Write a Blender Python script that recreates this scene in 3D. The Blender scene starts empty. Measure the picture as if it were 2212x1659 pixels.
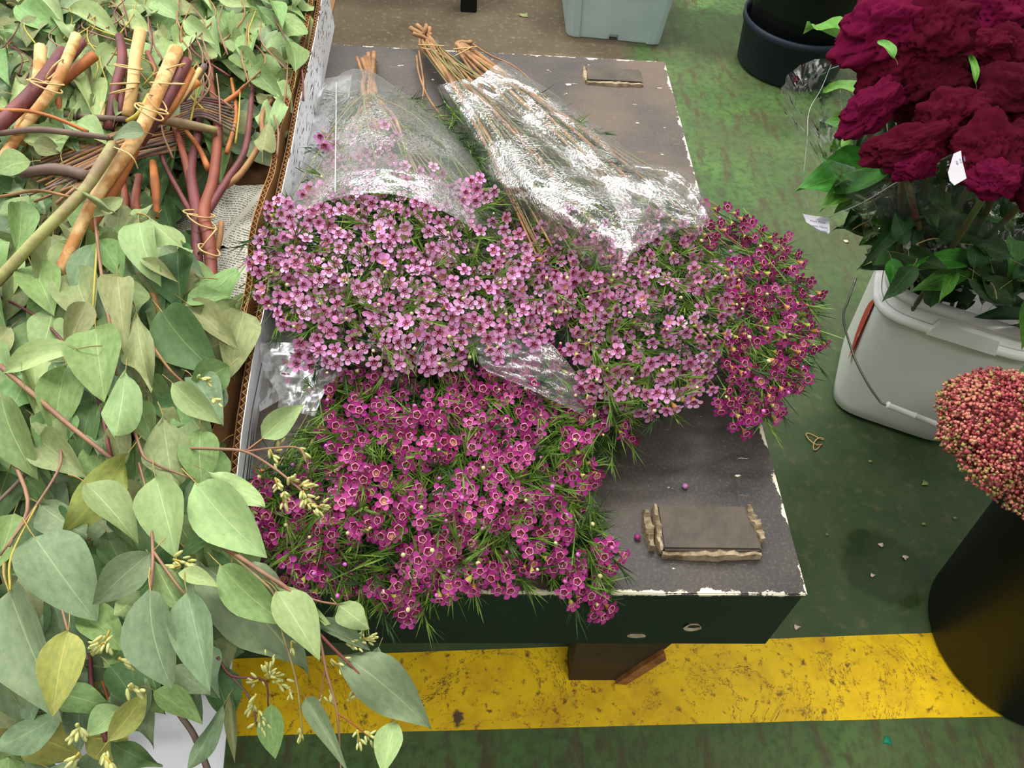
import bpy, bmesh, math, random
import numpy as np
from mathutils import Vector, Matrix, noise as mnoise
from mathutils.bvhtree import BVHTree
random.seed(11)
rng = np.random.default_rng(7)
sc = bpy.context.scene
COL = sc.collection

# ------------------------------------------------------------------ camera
HB = 0.40                      # height of the bench top
CH = 0.72                      # camera above the bench top
FPX, PITCH, ROLL, YAW = 1800.4, 0.881, 0.1106, 0.1116
CP = np.array([-.4757*CH, -.4714*CH, HB+CH])
_c, _s = math.cos(PITCH), math.sin(PITCH)
FW = np.array([math.sin(YAW)*_c, math.cos(YAW)*_c, -_s])
_r = np.array([math.cos(YAW), -math.sin(YAW), 0.0]); _u = np.cross(_r, FW)
RT = _r*math.cos(ROLL) + _u*math.sin(ROLL)
UP = -_r*math.sin(ROLL) + _u*math.cos(ROLL)
cam_d = bpy.data.cameras.new('camera'); cam = bpy.data.objects.new('camera', cam_d); COL.objects.link(cam)
cam_d.sensor_width = 36; cam_d.lens = 36*FPX/2212; cam_d.clip_start = .01
cam.matrix_world = Matrix(((RT[0], UP[0], -FW[0], CP[0]), (RT[1], UP[1], -FW[1], CP[1]), (RT[2], UP[2], -FW[2], CP[2]), (0, 0, 0, 1)))
sc.camera = cam

# ------------------------------------------------------------------ light and exposure
sc.view_settings.view_transform = 'Standard'; sc.view_settings.look = 'None'
sc.view_settings.exposure = 0.50; sc.view_settings.gamma = 1; sc.view_settings.use_curve_mapping = False
sc.cycles.transparent_max_bounces = 24; sc.cycles.max_bounces = 8
w = bpy.data.worlds.new('world'); sc.world = w; w.use_nodes = True
bg = w.node_tree.nodes['Background']; bg.inputs[0].default_value = (1.0, .985, .93, 1); bg.inputs[1].default_value = .36
def area(name, loc, rot, sx, sy, power, col=(1, .98, .93)):
    d = bpy.data.lights.new(name, 'AREA'); d.shape = 'RECTANGLE'; d.size = sx; d.size_y = sy; d.energy = power; d.color = col
    o = bpy.data.objects.new(name, d); COL.objects.link(o); o.location = loc; o.rotation_euler = rot
    return o
# strip lights under the market roof, one added as fill, and daylight from the open side at the left
area('ceiling_or_fill_strip', (-0.2, 1.75, 3.0), (0, 0, .1), 1.5, .22, 34)
area('ceiling_or_fill_strip', (-1.5, .9, 3.0), (0, 0, .1), 1.5, .22, 34)
area('ceiling_or_fill_strip', (1.0, 2.9, 3.0), (0, 0, .1), 1.5, .22, 34)
area('ceiling_or_fill_strip', (-.9, 3.2, 3.0), (0, 0, .1), 1.5, .22, 34)
area('ceiling_or_fill_strip', (.2, -1.3, 3.0), (0, 0, .1), 1.5, .22, 26)  # added fill behind the camera, brightens the front floor and yellow line
area('daylight_opening', (-2.6, 1.9, 2.3), (math.radians(-38), math.radians(-48), 0), 2.2, 1.6, 40, (.93, .97, 1))

# ------------------------------------------------------------------ helpers
def P(x, y, z):
    """point of the plane at height z seen at that place of the 2212 x 1659 frame"""
    d = FW + RT*(x-1106)/FPX - UP*(y-829.5)/FPX
    return Vector(CP + d*(z-CP[2])/d[2])
def pxm(p):
    """metres per pixel at a point"""
    return float((np.array(p)-CP) @ FW)/FPX
def lin(c):
    return tuple(((v/255)/12.92 if v/255 <= .04045 else ((v/255+.055)/1.055)**2.4) for v in c) + (1,)

MATS = {}
def N(nt, t, **kw):
    n = nt.nodes.new(t)
    for k, v in kw.items():
        if k == 'inp':
            for a, b in v.items(): n.inputs[a].default_value = b
        else: setattr(n, k, v)
    return n
def mat(name, c1, c2=None, rough=.6, scale=30, bump=0, bscale=None, var=0, spec=.4, trans=0, lo=.35, hi=.65, metallic=0, stretch=None, sheen=0, coord='Object'):
    if name in MATS: return MATS[name]
    m = bpy.data.materials.new(name); m.use_nodes = True; nt = m.node_tree; L = nt.links.new
    b = nt.nodes['Principled BSDF']; out = nt.nodes['Material Output']
    b.inputs['Roughness'].default_value = rough; b.inputs['Specular IOR Level'].default_value = spec; b.inputs['Metallic'].default_value = metallic
    if sheen: b.inputs['Sheen Weight'].default_value = sheen; b.inputs['Sheen Roughness'].default_value = .4; b.inputs['Sheen Tint'].default_value = lin((255, 120, 190))
    tc = N(nt, 'ShaderNodeTexCoord'); vec = tc.outputs[coord]
    if stretch:
        mp = N(nt, 'ShaderNodeMapping'); mp.inputs['Scale'].default_value = stretch; L(vec, mp.inputs[0]); vec = mp.outputs[0]
    col = None
    if c2 is not None:
        nz = N(nt, 'ShaderNodeTexNoise', inp={'Scale': scale, 'Detail': 5.0, 'Roughness': .6}); L(vec, nz.inputs['Vector'])
        r = N(nt, 'ShaderNodeMapRange', inp={'From Min': lo, 'From Max': hi}); L(nz.outputs[0], r.inputs[0])
        mx = N(nt, 'ShaderNodeMix', data_type='RGBA'); mx.inputs[6].default_value = lin(c1); mx.inputs[7].default_value = lin(c2)
        L(r.outputs[0], mx.inputs[0]); col = mx.outputs[2]
    else:
        rg = N(nt, 'ShaderNodeRGB'); rg.outputs[0].default_value = lin(c1); col = rg.outputs[0]
    if var:
        oi = N(nt, 'ShaderNodeObjectInfo'); hs = N(nt, 'ShaderNodeHueSaturation')
        r = N(nt, 'ShaderNodeMapRange', inp={'To Min': 1-var, 'To Max': 1+var}); L(oi.outputs['Random'], r.inputs[0]); L(r.outputs[0], hs.inputs['Value'])
        ml = N(nt, 'ShaderNodeMath', operation='MULTIPLY', inp={1: 7.31}); L(oi.outputs['Random'], ml.inputs[0])
        fr = N(nt, 'ShaderNodeMath', operation='FRACT'); L(ml.outputs[0], fr.inputs[0])
        r2 = N(nt, 'ShaderNodeMapRange', inp={'To Min': .5-var*.09, 'To Max': .5+var*.09}); L(fr.outputs[0], r2.inputs[0]); L(r2.outputs[0], hs.inputs['Hue'])
        L(col, hs.inputs['Color']); col = hs.outputs[0]
    L(col, b.inputs['Base Color'])
    if bump:
        nz = N(nt, 'ShaderNodeTexNoise', inp={'Scale': bscale or scale*3, 'Detail': 4.0}); L(vec, nz.inputs['Vector'])
        bp = N(nt, 'ShaderNodeBump', inp={'Strength': bump, 'Distance': .002}); L(nz.outputs[0], bp.inputs['Height']); L(bp.outputs[0], b.inputs['Normal'])
    if trans:
        t = N(nt, 'ShaderNodeBsdfTranslucent'); L(col, t.inputs[0]); ms = N(nt, 'ShaderNodeMixShader', inp={0: trans})
        L(b.outputs[0], ms.inputs[1]); L(t.outputs[0], ms.inputs[2]); L(ms.outputs[0], out.inputs[0])
    MATS[name] = m; return m

def mk(name, v, f, m, parent=None, smooth=False, org=None, mi=None, uv=None):
    """one mesh object from world-space points; its origin is the parent's place (or org)"""
    o0 = Vector(org) if org is not None else (world_loc(parent) if parent else Vector((0, 0, 0)))
    v = np.asarray(v, dtype=float)
    me = bpy.data.meshes.new(name); me.from_pydata((v-np.array(o0)).tolist(), [], [tuple(int(a) for a in q) for q in f])
    for x in (m if isinstance(m, (list, tuple)) else [m]): me.materials.append(x)
    if mi is not None: me.polygons.foreach_set('material_index', np.asarray(mi, dtype=np.int32))
    if smooth: me.polygons.foreach_set('use_smooth', [True]*len(me.polygons))
    me.update()
    o = bpy.data.objects.new(name, me); COL.objects.link(o)
    if parent: o.parent = parent; o.location = o0-world_loc(parent)
    else: o.location = o0
    return o
def world_loc(o):
    l = Vector((0, 0, 0))
    while o is not None: l = l+o.location; o = o.parent
    return l
def inst(name, me, M, parent):
    """a copy of a shared mesh as a part, placed by its world matrix"""
    o = bpy.data.objects.new(name, me); COL.objects.link(o); o.parent = parent
    o.matrix_basis = Matrix.Translation(-world_loc(parent)) @ M
    return o
def thing(name, label, cat, loc, group=None):
    o = bpy.data.objects.new(name, None); COL.objects.link(o); o.location = loc; o.empty_display_size = .05
    o['label'] = label; o['category'] = cat
    if group: o['group'] = group
    return o
def tag(o, label=None, cat=None, group=None, kind=None):
    for k, v in (('label', label), ('category', cat), ('group', group), ('kind', kind)):
        if v: o[k] = v
    return o
def rawmesh(name, v, f, mats, mi=None, smooth=True, uv=None):
    me = bpy.data.meshes.new(name); me.from_pydata([tuple(a) for a in v], [], [tuple(a) for a in f])
    for x in mats: me.materials.append(x)
    if mi is not None: me.polygons.foreach_set('material_index', list(mi))
    if smooth: me.polygons.foreach_set('use_smooth', [True]*len(me.polygons))
    if uv is not None:
        l = me.uv_layers.new(name='UVMap')
        for lp in me.loops: l.data[lp.index].uv = uv[lp.vertex_index]
    me.update(); return me

def box(x0, x1, y0, y1, z0, z1, bev=0.0):
    v = [(x, y, z) for z in (z0, z1) for y in (y0, y1) for x in (x0, x1)]
    f = [(0, 2, 3, 1), (4, 5, 7, 6), (0, 1, 5, 4), (2, 6, 7, 3), (0, 4, 6, 2), (1, 3, 7, 5)]
    if not bev: return v, f
    bm = bmesh.new(); vs = [bm.verts.new(p) for p in v]
    for q in f: bm.faces.new([vs[i] for i in q])
    bmesh.ops.bevel(bm, geom=list(bm.edges), offset=bev, segments=2, affect='EDGES')
    bm.verts.index_update(); V = [tuple(a.co) for a in bm.verts]; F = [[a.index for a in q.verts] for q in bm.faces]; bm.free()
    return V, F
def merge(parts):
    V, Fc, n = [], [], 0
    for v, f in parts:
        V += [tuple(a) for a in v]; Fc += [[i+n for i in q] for q in f]; n += len(v)
    return V, Fc
def spline(pts, n):
    """catmull-rom through points"""
    p = [np.array(a, dtype=float) for a in pts]
    p = [2*p[0]-p[1]] + p + [2*p[-1]-p[-2]]; out = []
    for i in range(1, len(p)-2):
        for k in range(n):
            t = k/n
            out.append(.5*((2*p[i]) + (-p[i-1]+p[i+1])*t + (2*p[i-1]-5*p[i]+4*p[i+1]-p[i+2])*t*t + (-p[i-1]+3*p[i]-3*p[i+1]+p[i+2])*t**3))
    out.append(p[-2]); return out
def tube(pts, rad, n=8, sub=4, closed=False, cap=True, sp=True):
    q = spline(pts, sub) if sp and len(pts) > 2 else [np.array(a, dtype=float) for a in pts]
    if closed: q = [np.array(a, dtype=float) for a in pts]
    m = len(q); rr = np.interp(np.linspace(0, 1, m), np.linspace(0, 1, len(rad)) if hasattr(rad, '__len__') else [0, 1], rad if hasattr(rad, '__len__') else [rad, rad])
    V, Fc = [], []; ref = None
    for i in range(m):
        a = q[(i-1) % m] if closed or i > 0 else q[i]; b = q[(i+1) % m] if closed or i < m-1 else q[i]
        t = b-a; t = t/(np.linalg.norm(t)+1e-12)
        if ref is None:
            ref = np.cross(t, (0, 0, 1.0)) if abs(t[2]) < .9 else np.cross(t, (1.0, 0, 0))
        ref = ref - t*(ref @ t); ref /= np.linalg.norm(ref)+1e-12; s = np.cross(t, ref)
        for k in range(n):
            an = 2*math.pi*k/n; V.append(tuple(q[i]+rr[i]*(ref*math.cos(an)+s*math.sin(an))))
    for i in range(m if closed else m-1):
        j = (i+1) % m
        for k in range(n): Fc.append((i*n+k, i*n+(k+1) % n, j*n+(k+1) % n, j*n+k))
    if cap and not closed: Fc += [tuple(range(n))[::-1], tuple(range((m-1)*n, m*n))]
    return V, Fc
def lathe(prof, cx, cy, n=48, rot=0, sq=None):
    """turn a profile [(r, z)]; sq makes the section a rounded square of that power"""
    V, Fc = [], []
    for r, z in prof:
        for k in range(n):
            a = 2*math.pi*k/n; c, s = math.cos(a), math.sin(a); kx = 1.0
            if sq: kx = (abs(c)**sq+abs(s)**sq)**(-1/sq)
            x, y = r*kx*c, r*kx*s
            V.append((cx+x*math.cos(rot)-y*math.sin(rot), cy+x*math.sin(rot)+y*math.cos(rot), z))
    for i in range(len(prof)-1):
        for k in range(n): Fc.append((i*n+k, i*n+(k+1) % n, (i+1)*n+(k+1) % n, (i+1)*n+k))
    return V, Fc
def ball(r, sx=1, sy=1, sz=1, nu=8, nv=5):
    V = [(0, 0, r*sz)]; Fc = []
    for i in range(1, nv):
        t = math.pi*i/nv
        for k in range(nu):
            a = 2*math.pi*k/nu; V.append((r*sx*math.sin(t)*math.cos(a), r*sy*math.sin(t)*math.sin(a), r*sz*math.cos(t)))
    V.append((0, 0, -r*sz)); e = len(V)-1
    for k in range(nu): Fc.append((0, 1+k, 1+(k+1) % nu)); Fc.append((e, e-nu+(k+1) % nu, e-nu+k))
    for i in range(nv-2):
        for k in range(nu): Fc.append((1+i*nu+k, 1+(i+1)*nu+k, 1+(i+1)*nu+(k+1) % nu, 1+i*nu+(k+1) % nu))
    return V, Fc
def frame_z(n, roll=0.0):
    """rotation whose z axis is n"""
    n = Vector(n).normalized(); q = n.to_track_quat('Z', 'Y'); return (q.to_matrix() @ Matrix.Rotation(roll, 3, 'Z')).to_4x4()
class Batch:
    """joins many transformed copies of small meshes into one mesh (for stuff)"""
    def __init__(s): s.V, s.F, s.I, s.n = [], [], [], 0
    def add(s, base, M, off=0):
        bv, bf, bi = base; A = np.array(M); v = bv @ A[:3, :3].T + A[:3, 3]
        s.V.append(v); s.F += [[i+s.n for i in q] for q in bf]; s.I += [i+off for i in bi]; s.n += len(bv)
    def build(s, name, mats, parent, smooth=False):
        if not s.V: return None
        return mk(name, np.concatenate(s.V), s.F, mats, parent, smooth, mi=s.I)
def inpoly(x, y, poly):
    c = False; j = len(poly)-1
    for i in range(len(poly)):
        xi, yi = poly[i]; xj, yj = poly[j]
        if (yi > y) != (yj > y) and x < (xj-xi)*(y-yi)/(yj-yi)+xi: c = not c
        j = i
    return c
def scatter(poly, dmin, nmax, tries=40000, seed=1):
    r = np.random.default_rng(seed); xs = [p[0] for p in poly]; ys = [p[1] for p in poly]; out = []; g = {}
    for _ in range(tries):
        x = r.uniform(min(xs), max(xs)); y = r.uniform(min(ys), max(ys))
        if not inpoly(x, y, poly): continue
        a, b = int(x//dmin), int(y//dmin); ok = True
        for i in (a-1, a, a+1):
            for j in (b-1, b, b+1):
                for q in g.get((i, j), ()):
                    if (q[0]-x)**2+(q[1]-y)**2 < dmin*dmin: ok = False; break
                if not ok: break
            if not ok: break
        if ok:
            g.setdefault((a, b), []).append((x, y)); out.append((x, y))
            if len(out) >= nmax: break
    return out
def edge_dist(x, y, poly):
    m = 1e9
    for i in range(len(poly)):
        a = np.array(poly[i-1], float); b = np.array(poly[i], float); t = np.clip(((x-a[0])*(b[0]-a[0])+(y-a[1])*(b[1]-a[1]))/((b-a) @ (b-a)), 0, 1)
        q = a+(b-a)*t; m = min(m, math.hypot(q[0]-x, q[1]-y))
    return m

# ------------------------------------------------------------------ the floor
def floor_material():
    m = bpy.data.materials.new('painted_floor'); m.use_nodes = True; nt = m.node_tree; L = nt.links.new; b = nt.nodes['Principled BSDF']
    tc = N(nt, 'ShaderNodeTexCoord'); o = tc.outputs['Object']
    def nz(scale, det=5, st=None, rot=0, rough=.62):
        v = o
        if st: mp = N(nt, 'ShaderNodeMapping'); mp.inputs['Scale'].default_value = st; mp.inputs['Rotation'].default_value = (0, 0, rot); L(o, mp.inputs[0]); v = mp.outputs[0]
        n = N(nt, 'ShaderNodeTexNoise', inp={'Scale': scale, 'Detail': det, 'Roughness': rough}); L(v, n.inputs['Vector']); return n.outputs[0]
    def rng_(s, a, c): r = N(nt, 'ShaderNodeMapRange', inp={'From Min': a, 'From Max': c}); L(s, r.inputs[0]); return r.outputs[0]
    def mix(f, a, c):
        x = N(nt, 'ShaderNodeMix', data_type='RGBA')
        if isinstance(f, float): x.inputs[0].default_value = f
        else: L(f, x.inputs[0])
        for k, q in ((6, a), (7, c)):
            if isinstance(q, tuple): x.inputs[k].default_value = lin(q)
            else: L(q, x.inputs[k])
        return x.outputs[2]
    def mul(a, c):
        x = N(nt, 'ShaderNodeMath', operation='MULTIPLY')
        for k, q in ((0, a), (1, c)):
            if isinstance(q, float): x.inputs[k].default_value = q
            else: L(q, x.inputs[k])
        return x.outputs[0]
    green = mix(rng_(nz(7), .35, .65), (68, 100, 52), (90, 124, 64))
    green = mix(rng_(nz(60, 6), .45, .7), green, (54, 76, 42))
    dirt = rng_(nz(3.2, 6), .40, .66)
    green = mix(mul(dirt, .75), green, (84, 86, 58))
    # trolley scuffs worn through the paint, running one way
    scr = rng_(nz(9, 8, (4.0, 1.0, 1), .55, .72), .51, .60)
    green = mix(mul(scr, .75), green, (78, 68, 48))
    # darker green towards the yellow line
    sp = N(nt, 'ShaderNodeSeparateXYZ'); L(o, sp.inputs[0])
    wob = N(nt, 'ShaderNodeMath', operation='ADD'); L(sp.outputs[1], wob.inputs[0])
    w1 = mul(nz(2.5, 5), .55); L(w1, wob.inputs[1])
    line_side = N(nt, 'ShaderNodeMapRange', inp={'From Min': .85, 'From Max': 1.45, 'To Min': 1, 'To Max': 0}); L(wob.outputs[0], line_side.inputs[0])
    dark = mix(rng_(nz(14, 6), .35, .68), (52, 78, 44), (76, 86, 58))
    dark = mix(rng_(nz(45, 5), .55, .7), dark, (98, 96, 70))
    below = N(nt, 'ShaderNodeMapRange', inp={'From Min': -.02, 'From Max': .05}); L(sp.outputs[1], below.inputs[0])
    green = mix(mul(mul(line_side.outputs[0], below.outputs[0]), .85), green, dark)
    # bare concrete beyond the bench
    xx = N(nt, 'ShaderNodeMath', operation='ADD'); L(sp.outputs[0], xx.inputs[0]); L(mul(nz(4), .14), xx.inputs[1])
    mx_ = N(nt, 'ShaderNodeMapRange', inp={'From Min': .20, 'From Max': .15}); L(xx.outputs[0], mx_.inputs[0])
    my_ = N(nt, 'ShaderNodeMapRange', inp={'From Min': 1.30, 'From Max': 1.36}); L(sp.outputs[1], my_.inputs[0])
    conc = mix(rng_(nz(5, 6), .35, .65), (104, 92, 72), (84, 72, 56)); conc = mix(rng_(nz(70, 5), .55, .7), conc, (128, 116, 94))
    col = mix(mul(mx_.outputs[0], my_.outputs[0]), green, conc)
    # wet patches
    wet = N(nt, 'ShaderNodeVectorMath', operation='DISTANCE'); wet.inputs[1].default_value = tuple(P(1910, 1225, 0)); L(o, wet.inputs[0])
    wa = N(nt, 'ShaderNodeMath', operation='ADD'); L(wet.outputs['Value'], wa.inputs[0]); L(mul(nz(16), .09), wa.inputs[1])
    wr = N(nt, 'ShaderNodeMapRange', inp={'From Min': .115, 'From Max': .10}); L(wa.outputs[0], wr.inputs[0])
    wet2 = N(nt, 'ShaderNodeVectorMath', operation='DISTANCE'); wet2.inputs[1].default_value = tuple(P(1545, 70, 0)); L(o, wet2.inputs[0])
    wa2 = N(nt, 'ShaderNodeMath', operation='ADD'); L(wet2.outputs['Value'], wa2.inputs[0]); L(mul(nz(7), .3), wa2.inputs[1])
    wr2 = N(nt, 'ShaderNodeMapRange', inp={'From Min': .34, 'From Max': .28}); L(wa2.outputs[0], wr2.inputs[0])
    ws = N(nt, 'ShaderNodeMath', operation='MAXIMUM'); L(wr.outputs[0], ws.inputs[0]); L(wr2.outputs[0], ws.inputs[1])
    col = mix(mul(ws.outputs[0], .6), col, (34, 52, 22))
    L(col, b.inputs['Base Color'])
    rg = N(nt, 'ShaderNodeMapRange', inp={'To Min': .62, 'To Max': .12}); L(ws.outputs[0], rg.inputs[0]); L(rg.outputs[0], b.inputs['Roughness'])
    bp = N(nt, 'ShaderNodeBump', inp={'Strength': .35, 'Distance': .002}); L(nz(40, 6), bp.inputs['Height']); L(bp.outputs[0], b.inputs['Normal'])
    b.inputs['Specular IOR Level'].default_value = .35
    return m
v, f = box(-3.2, 2.6, -1.2, 4.6, -.05, 0)
tag(mk('floor', v, f, floor_material()), kind='structure', label='green painted concrete floor, scuffed and dirty')

def yellow_material():
    m = bpy.data.materials.new('yellow_line_paint'); m.use_nodes = True; nt = m.node_tree; L = nt.links.new; b = nt.nodes['Principled BSDF']
    tc = N(nt, 'ShaderNodeTexCoord'); o = tc.outputs['Object']
    n1 = N(nt, 'ShaderNodeTexNoise', inp={'Scale': 12.0, 'Detail': 8.0, 'Roughness': .7}); L(o, n1.inputs[0])
    n2 = N(nt, 'ShaderNodeTexNoise', inp={'Scale': 75.0, 'Detail': 6.0, 'Roughness': .65}); L(o, n2.inputs[0])
    n3 = N(nt, 'ShaderNodeTexNoise', inp={'Scale': 5.0, 'Detail': 7.0, 'Roughness': .7, 'Distortion': 1.5}); L(o, n3.inputs[0])
    def mr(s, a, c): r = N(nt, 'ShaderNodeMapRange', inp={'From Min': a, 'From Max': c}); L(s, r.inputs[0]); return r.outputs[0]
    def mx(f, a, c):
        x = N(nt, 'ShaderNodeMix', data_type='RGBA'); L(f, x.inputs[0])
        for k, q in ((6, a), (7, c)):
            if isinstance(q, tuple): x.inputs[k].default_value = lin(q)
            else: L(q, x.inputs[k])
        return x.outputs[2]
    c = mx(mr(n1.outputs[0], .45, .72), (240, 200, 8), (196, 148, 14))
    c = mx(mr(n2.outputs[0], .56, .68), c, (120, 84, 20))
    ab = N(nt, 'ShaderNodeMath', operation='SUBTRACT', inp={1: .5}); L(n3.outputs[0], ab.inputs[0]); a2 = N(nt, 'ShaderNodeMath', operation='ABSOLUTE'); L(ab.outputs[0], a2.inputs[0])
    c = mx(mr(a2.outputs[0], .004, .0015), c, (110, 84, 30))
    vo = N(nt, 'ShaderNodeTexVoronoi', inp={'Scale': 5.5}); L(o, vo.inputs['Vector']); ad = N(nt, 'ShaderNodeMath', operation='ADD'); L(vo.outputs[0], ad.inputs[0])
    ml = N(nt, 'ShaderNodeMath', operation='MULTIPLY', inp={1: .35}); L(n1.outputs[0], ml.inputs[0]); L(ml.outputs[0], ad.inputs[1])
    c = mx(mr(ad.outputs[0], .245, .225), c, (92, 70, 52))
    L(c, b.inputs['Base Color']); b.inputs['Roughness'].default_value = .55
    bp = N(nt, 'ShaderNodeBump', inp={'Strength': .3, 'Distance': .001}); L(n2.outputs[0], bp.inputs['Height']); L(bp.outputs[0], b.inputs['Normal'])
    return m
V, Fc = [], []
nn = 160
for i in range(nn+1):
    x = -3.0+5.4*i/nn; t = .116+.04*x+.0015*mnoise.noise((x*30, 0, 0)); bt = .004+.02*x+.0015*mnoise.noise((x*30, 5, 0))
    V += [(x, bt, 0), (x, t, 0), (x, bt, .0008), (x, t, .0008)]
for i in range(nn):
    a = i*4; b = a+4; Fc += [(a+2, b+2, b+3, a+3), (a, b, b+2, a+2), (a+1, a+3, b+3, b+1)]
tag(mk('floor_marking', V, Fc, yellow_material()), kind='structure', label='worn yellow line painted across the green floor')

# ------------------------------------------------------------------ the bench
def bench_material(name, base1, base2, chips=True, specks=.72, worn=False):
    m = bpy.data.materials.new(name); m.use_nodes = True; nt = m.node_tree; L = nt.links.new; b = nt.nodes['Principled BSDF']
    tc = N(nt, 'ShaderNodeTexCoord'); geo = N(nt, 'ShaderNodeNewGeometry'); o = geo.outputs['Position']
    def nz(scale, det=5, st=None, rough=.6):
        v = o
        if st: mp = N(nt, 'ShaderNodeMapping'); mp.inputs['Scale'].default_value = st; L(o, mp.inputs[0]); v = mp.outputs[0]
        n = N(nt, 'ShaderNodeTexNoise', inp={'Scale': scale, 'Detail': det, 'Roughness': rough}); L(v, n.inputs['Vector']); return n.outputs[0]
    def mr(s, a, c, ta=0, tb=1): r = N(nt, 'ShaderNodeMapRange', inp={'From Min': a, 'From Max': c, 'To Min': ta, 'To Max': tb}); L(s, r.inputs[0]); return r.outputs[0]
    def mx(f, a, c):
        x = N(nt, 'ShaderNodeMix', data_type='RGBA'); L(f, x.inputs[0])
        for k, q in ((6, a), (7, c)):
            if isinstance(q, tuple): x.inputs[k].default_value = lin(q)
            else: L(q, x.inputs[k])
        return x.outputs[2]
    def op(kind, a, c):
        x = N(nt, 'ShaderNodeMath', operation=kind)
        for k, q in ((0, a), (1, c)):
            if isinstance(q, (float, int)): x.inputs[k].default_value = q
            else: L(q, x.inputs[k])
        return x.outputs[0]
    c = mx(mr(nz(9, 6), .35, .65), base1, base2)
    if worn:
        c = mx(op('MULTIPLY', mr(nz(3.5, 5), .45, .62), .55), c, (112, 92, 74))
        c = mx(op('MULTIPLY', mr(nz(300, 2), .5, .75), .35), c, (120, 108, 96))
        wood = mr(nz(22, 5, (1, 8, 1), .7), .66, .70); c = mx(op('MULTIPLY', wood, .7), c, (150, 118, 86))
    c = mx(mr(nz(38, 6, (1, 2.6, 1), .55), specks, specks+.012), c, (226, 218, 196))
    if chips:
        sp = N(nt, 'ShaderNodeSeparateXYZ'); L(o, sp.inputs[0]); X, Y, Z = sp.outputs
        dx = op('ABSOLUTE', X, 0); dy0 = op('ABSOLUTE', Y, 0); dy1 = op('ABSOLUTE', op('SUBTRACT', Y, .96), 0)
        dz = op('ABSOLUTE', op('SUBTRACT', Z, .40), 0)
        if chips == 'top': d = op('ADD', op('MINIMUM', op('MINIMUM', dx, dy0), dy1), dz)
        else: d = op('ADD', dz, .0012)
        amp = op('MULTIPLY', op('SUBTRACT', nz(26, 8, None, .75), .445), .036)
        c = mx(mr(op('SUBTRACT', d, amp), .0004, -.0004), c, (232, 222, 198))
    L(c, b.inputs['Base Color']); b.inputs['Roughness'].default_value = .5
    bp = N(nt, 'ShaderNodeBump', inp={'Strength': .4, 'Distance': .001}); L(nz(120, 5), bp.inputs['Height']); L(bp.outputs[0], b.inputs['Normal'])
    return m
m_top = bench_material('bench_top_paint', (72, 64, 59), (52, 48, 47), 'top', .70, True)
m_side = bench_material('bench_side_paint', (18, 36, 26), (14, 27, 21), 'side', .76)
bench = thing('bench', 'low wooden bench painted black, white chipped edges, carrying the wax flowers', 'bench', (-.4, .48, 0))
v, f = box(-1.95, 0, 0, .96, HB-.006, HB, .0012); mk('top_board', v, f, m_top, bench)
v, f = box(-1.95, -.002, .001, .021, HB-.123, HB-.006, .0015); tag(mk('front_apron', v, f, m_side, bench), label='dark green front board with small chips')
v, f = box(-1.95, -.002, .939, .959, HB-.123, HB-.006, .0015); mk('back_apron', v, f, m_side, bench)
v, f = box(-.021, -.001, .021, .939, HB-.123, HB-.006, .0015); mk('side_apron', v, f, m_side, bench)
m_leg = mat('old_leg_wood', (66, 52, 30), (44, 36, 22), .7, 14)
m_bare = mat('bare_split_wood', (168, 112, 62), (120, 74, 38), .7, 40, .5)
def leg(xc, y0, y1):
    pr = [(-.058, 0), (.018, 0), (.10, .277), (-.07, .277)]
    V = [(xc+a, y0, z) for a, z in pr]+[(xc+a, y1, z) for a, z in pr]
    return mk('leg', V, [(0, 1, 2, 3), (7, 6, 5, 4), (0, 4, 5, 1), (1, 5, 6, 2), (2, 6, 7, 3), (3, 7, 4, 0)], m_leg, bench)
l0 = leg(-.118, .062, .098); leg(-.118, .862, .898); leg(-1.7, .062, .098); leg(-1.7, .862, .898)
V = [(-.112, .0555, .004), (-.098, .0555, .0), (-.062, .0555, .09), (-.070, .0555, .112), (-.092, .0555, .06)]
V += [(a, .0625, c) for a, b_, c in V]
mk('split_wood', V, [(4, 3, 2, 1, 0), (0, 1, 6, 5), (1, 2, 7, 6), (2, 3, 8, 7), (3, 4, 9, 8), (4, 0, 5, 9)], m_bare, l0)
m_block = mat('cleat_paint', (88, 78, 66), (64, 58, 52), .6, 30, .5); m_split = mat('splintered_edge', (176, 158, 128), (96, 80, 58), .8, 60, .6)
def wobble_bar(p0, p1, w, h, seed, n=14):
    r = np.random.default_rng(seed); V, Fc = [], []; p0 = np.array(p0); p1 = np.array(p1); d = (p1-p0)/np.linalg.norm(p1-p0); s = np.array([-d[1], d[0], 0])
    for i in range(n+1):
        t = i/n; ww = w*(.65+.5*r.random())*(.4+1.2*math.sin(math.pi*min(max(t, .12), .88))); hh = h*(.7+.5*r.random()); c = p0+(p1-p0)*t
        V += [tuple(c-s*ww/2), tuple(c+s*ww/2), tuple(c+s*ww*.38+np.array([0, 0, hh])), tuple(c-s*ww*.38+np.array([0, 0, hh]))]
    for i in range(n):
        a = 4*i; b = a+4
        for k in range(4): Fc.append((a+k, a+(k+1) % 4, b+(k+1) % 4, b+k))
    Fc += [(3, 2, 1, 0), (4*n, 4*n+1, 4*n+2, 4*n+3)]; return V, Fc
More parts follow.
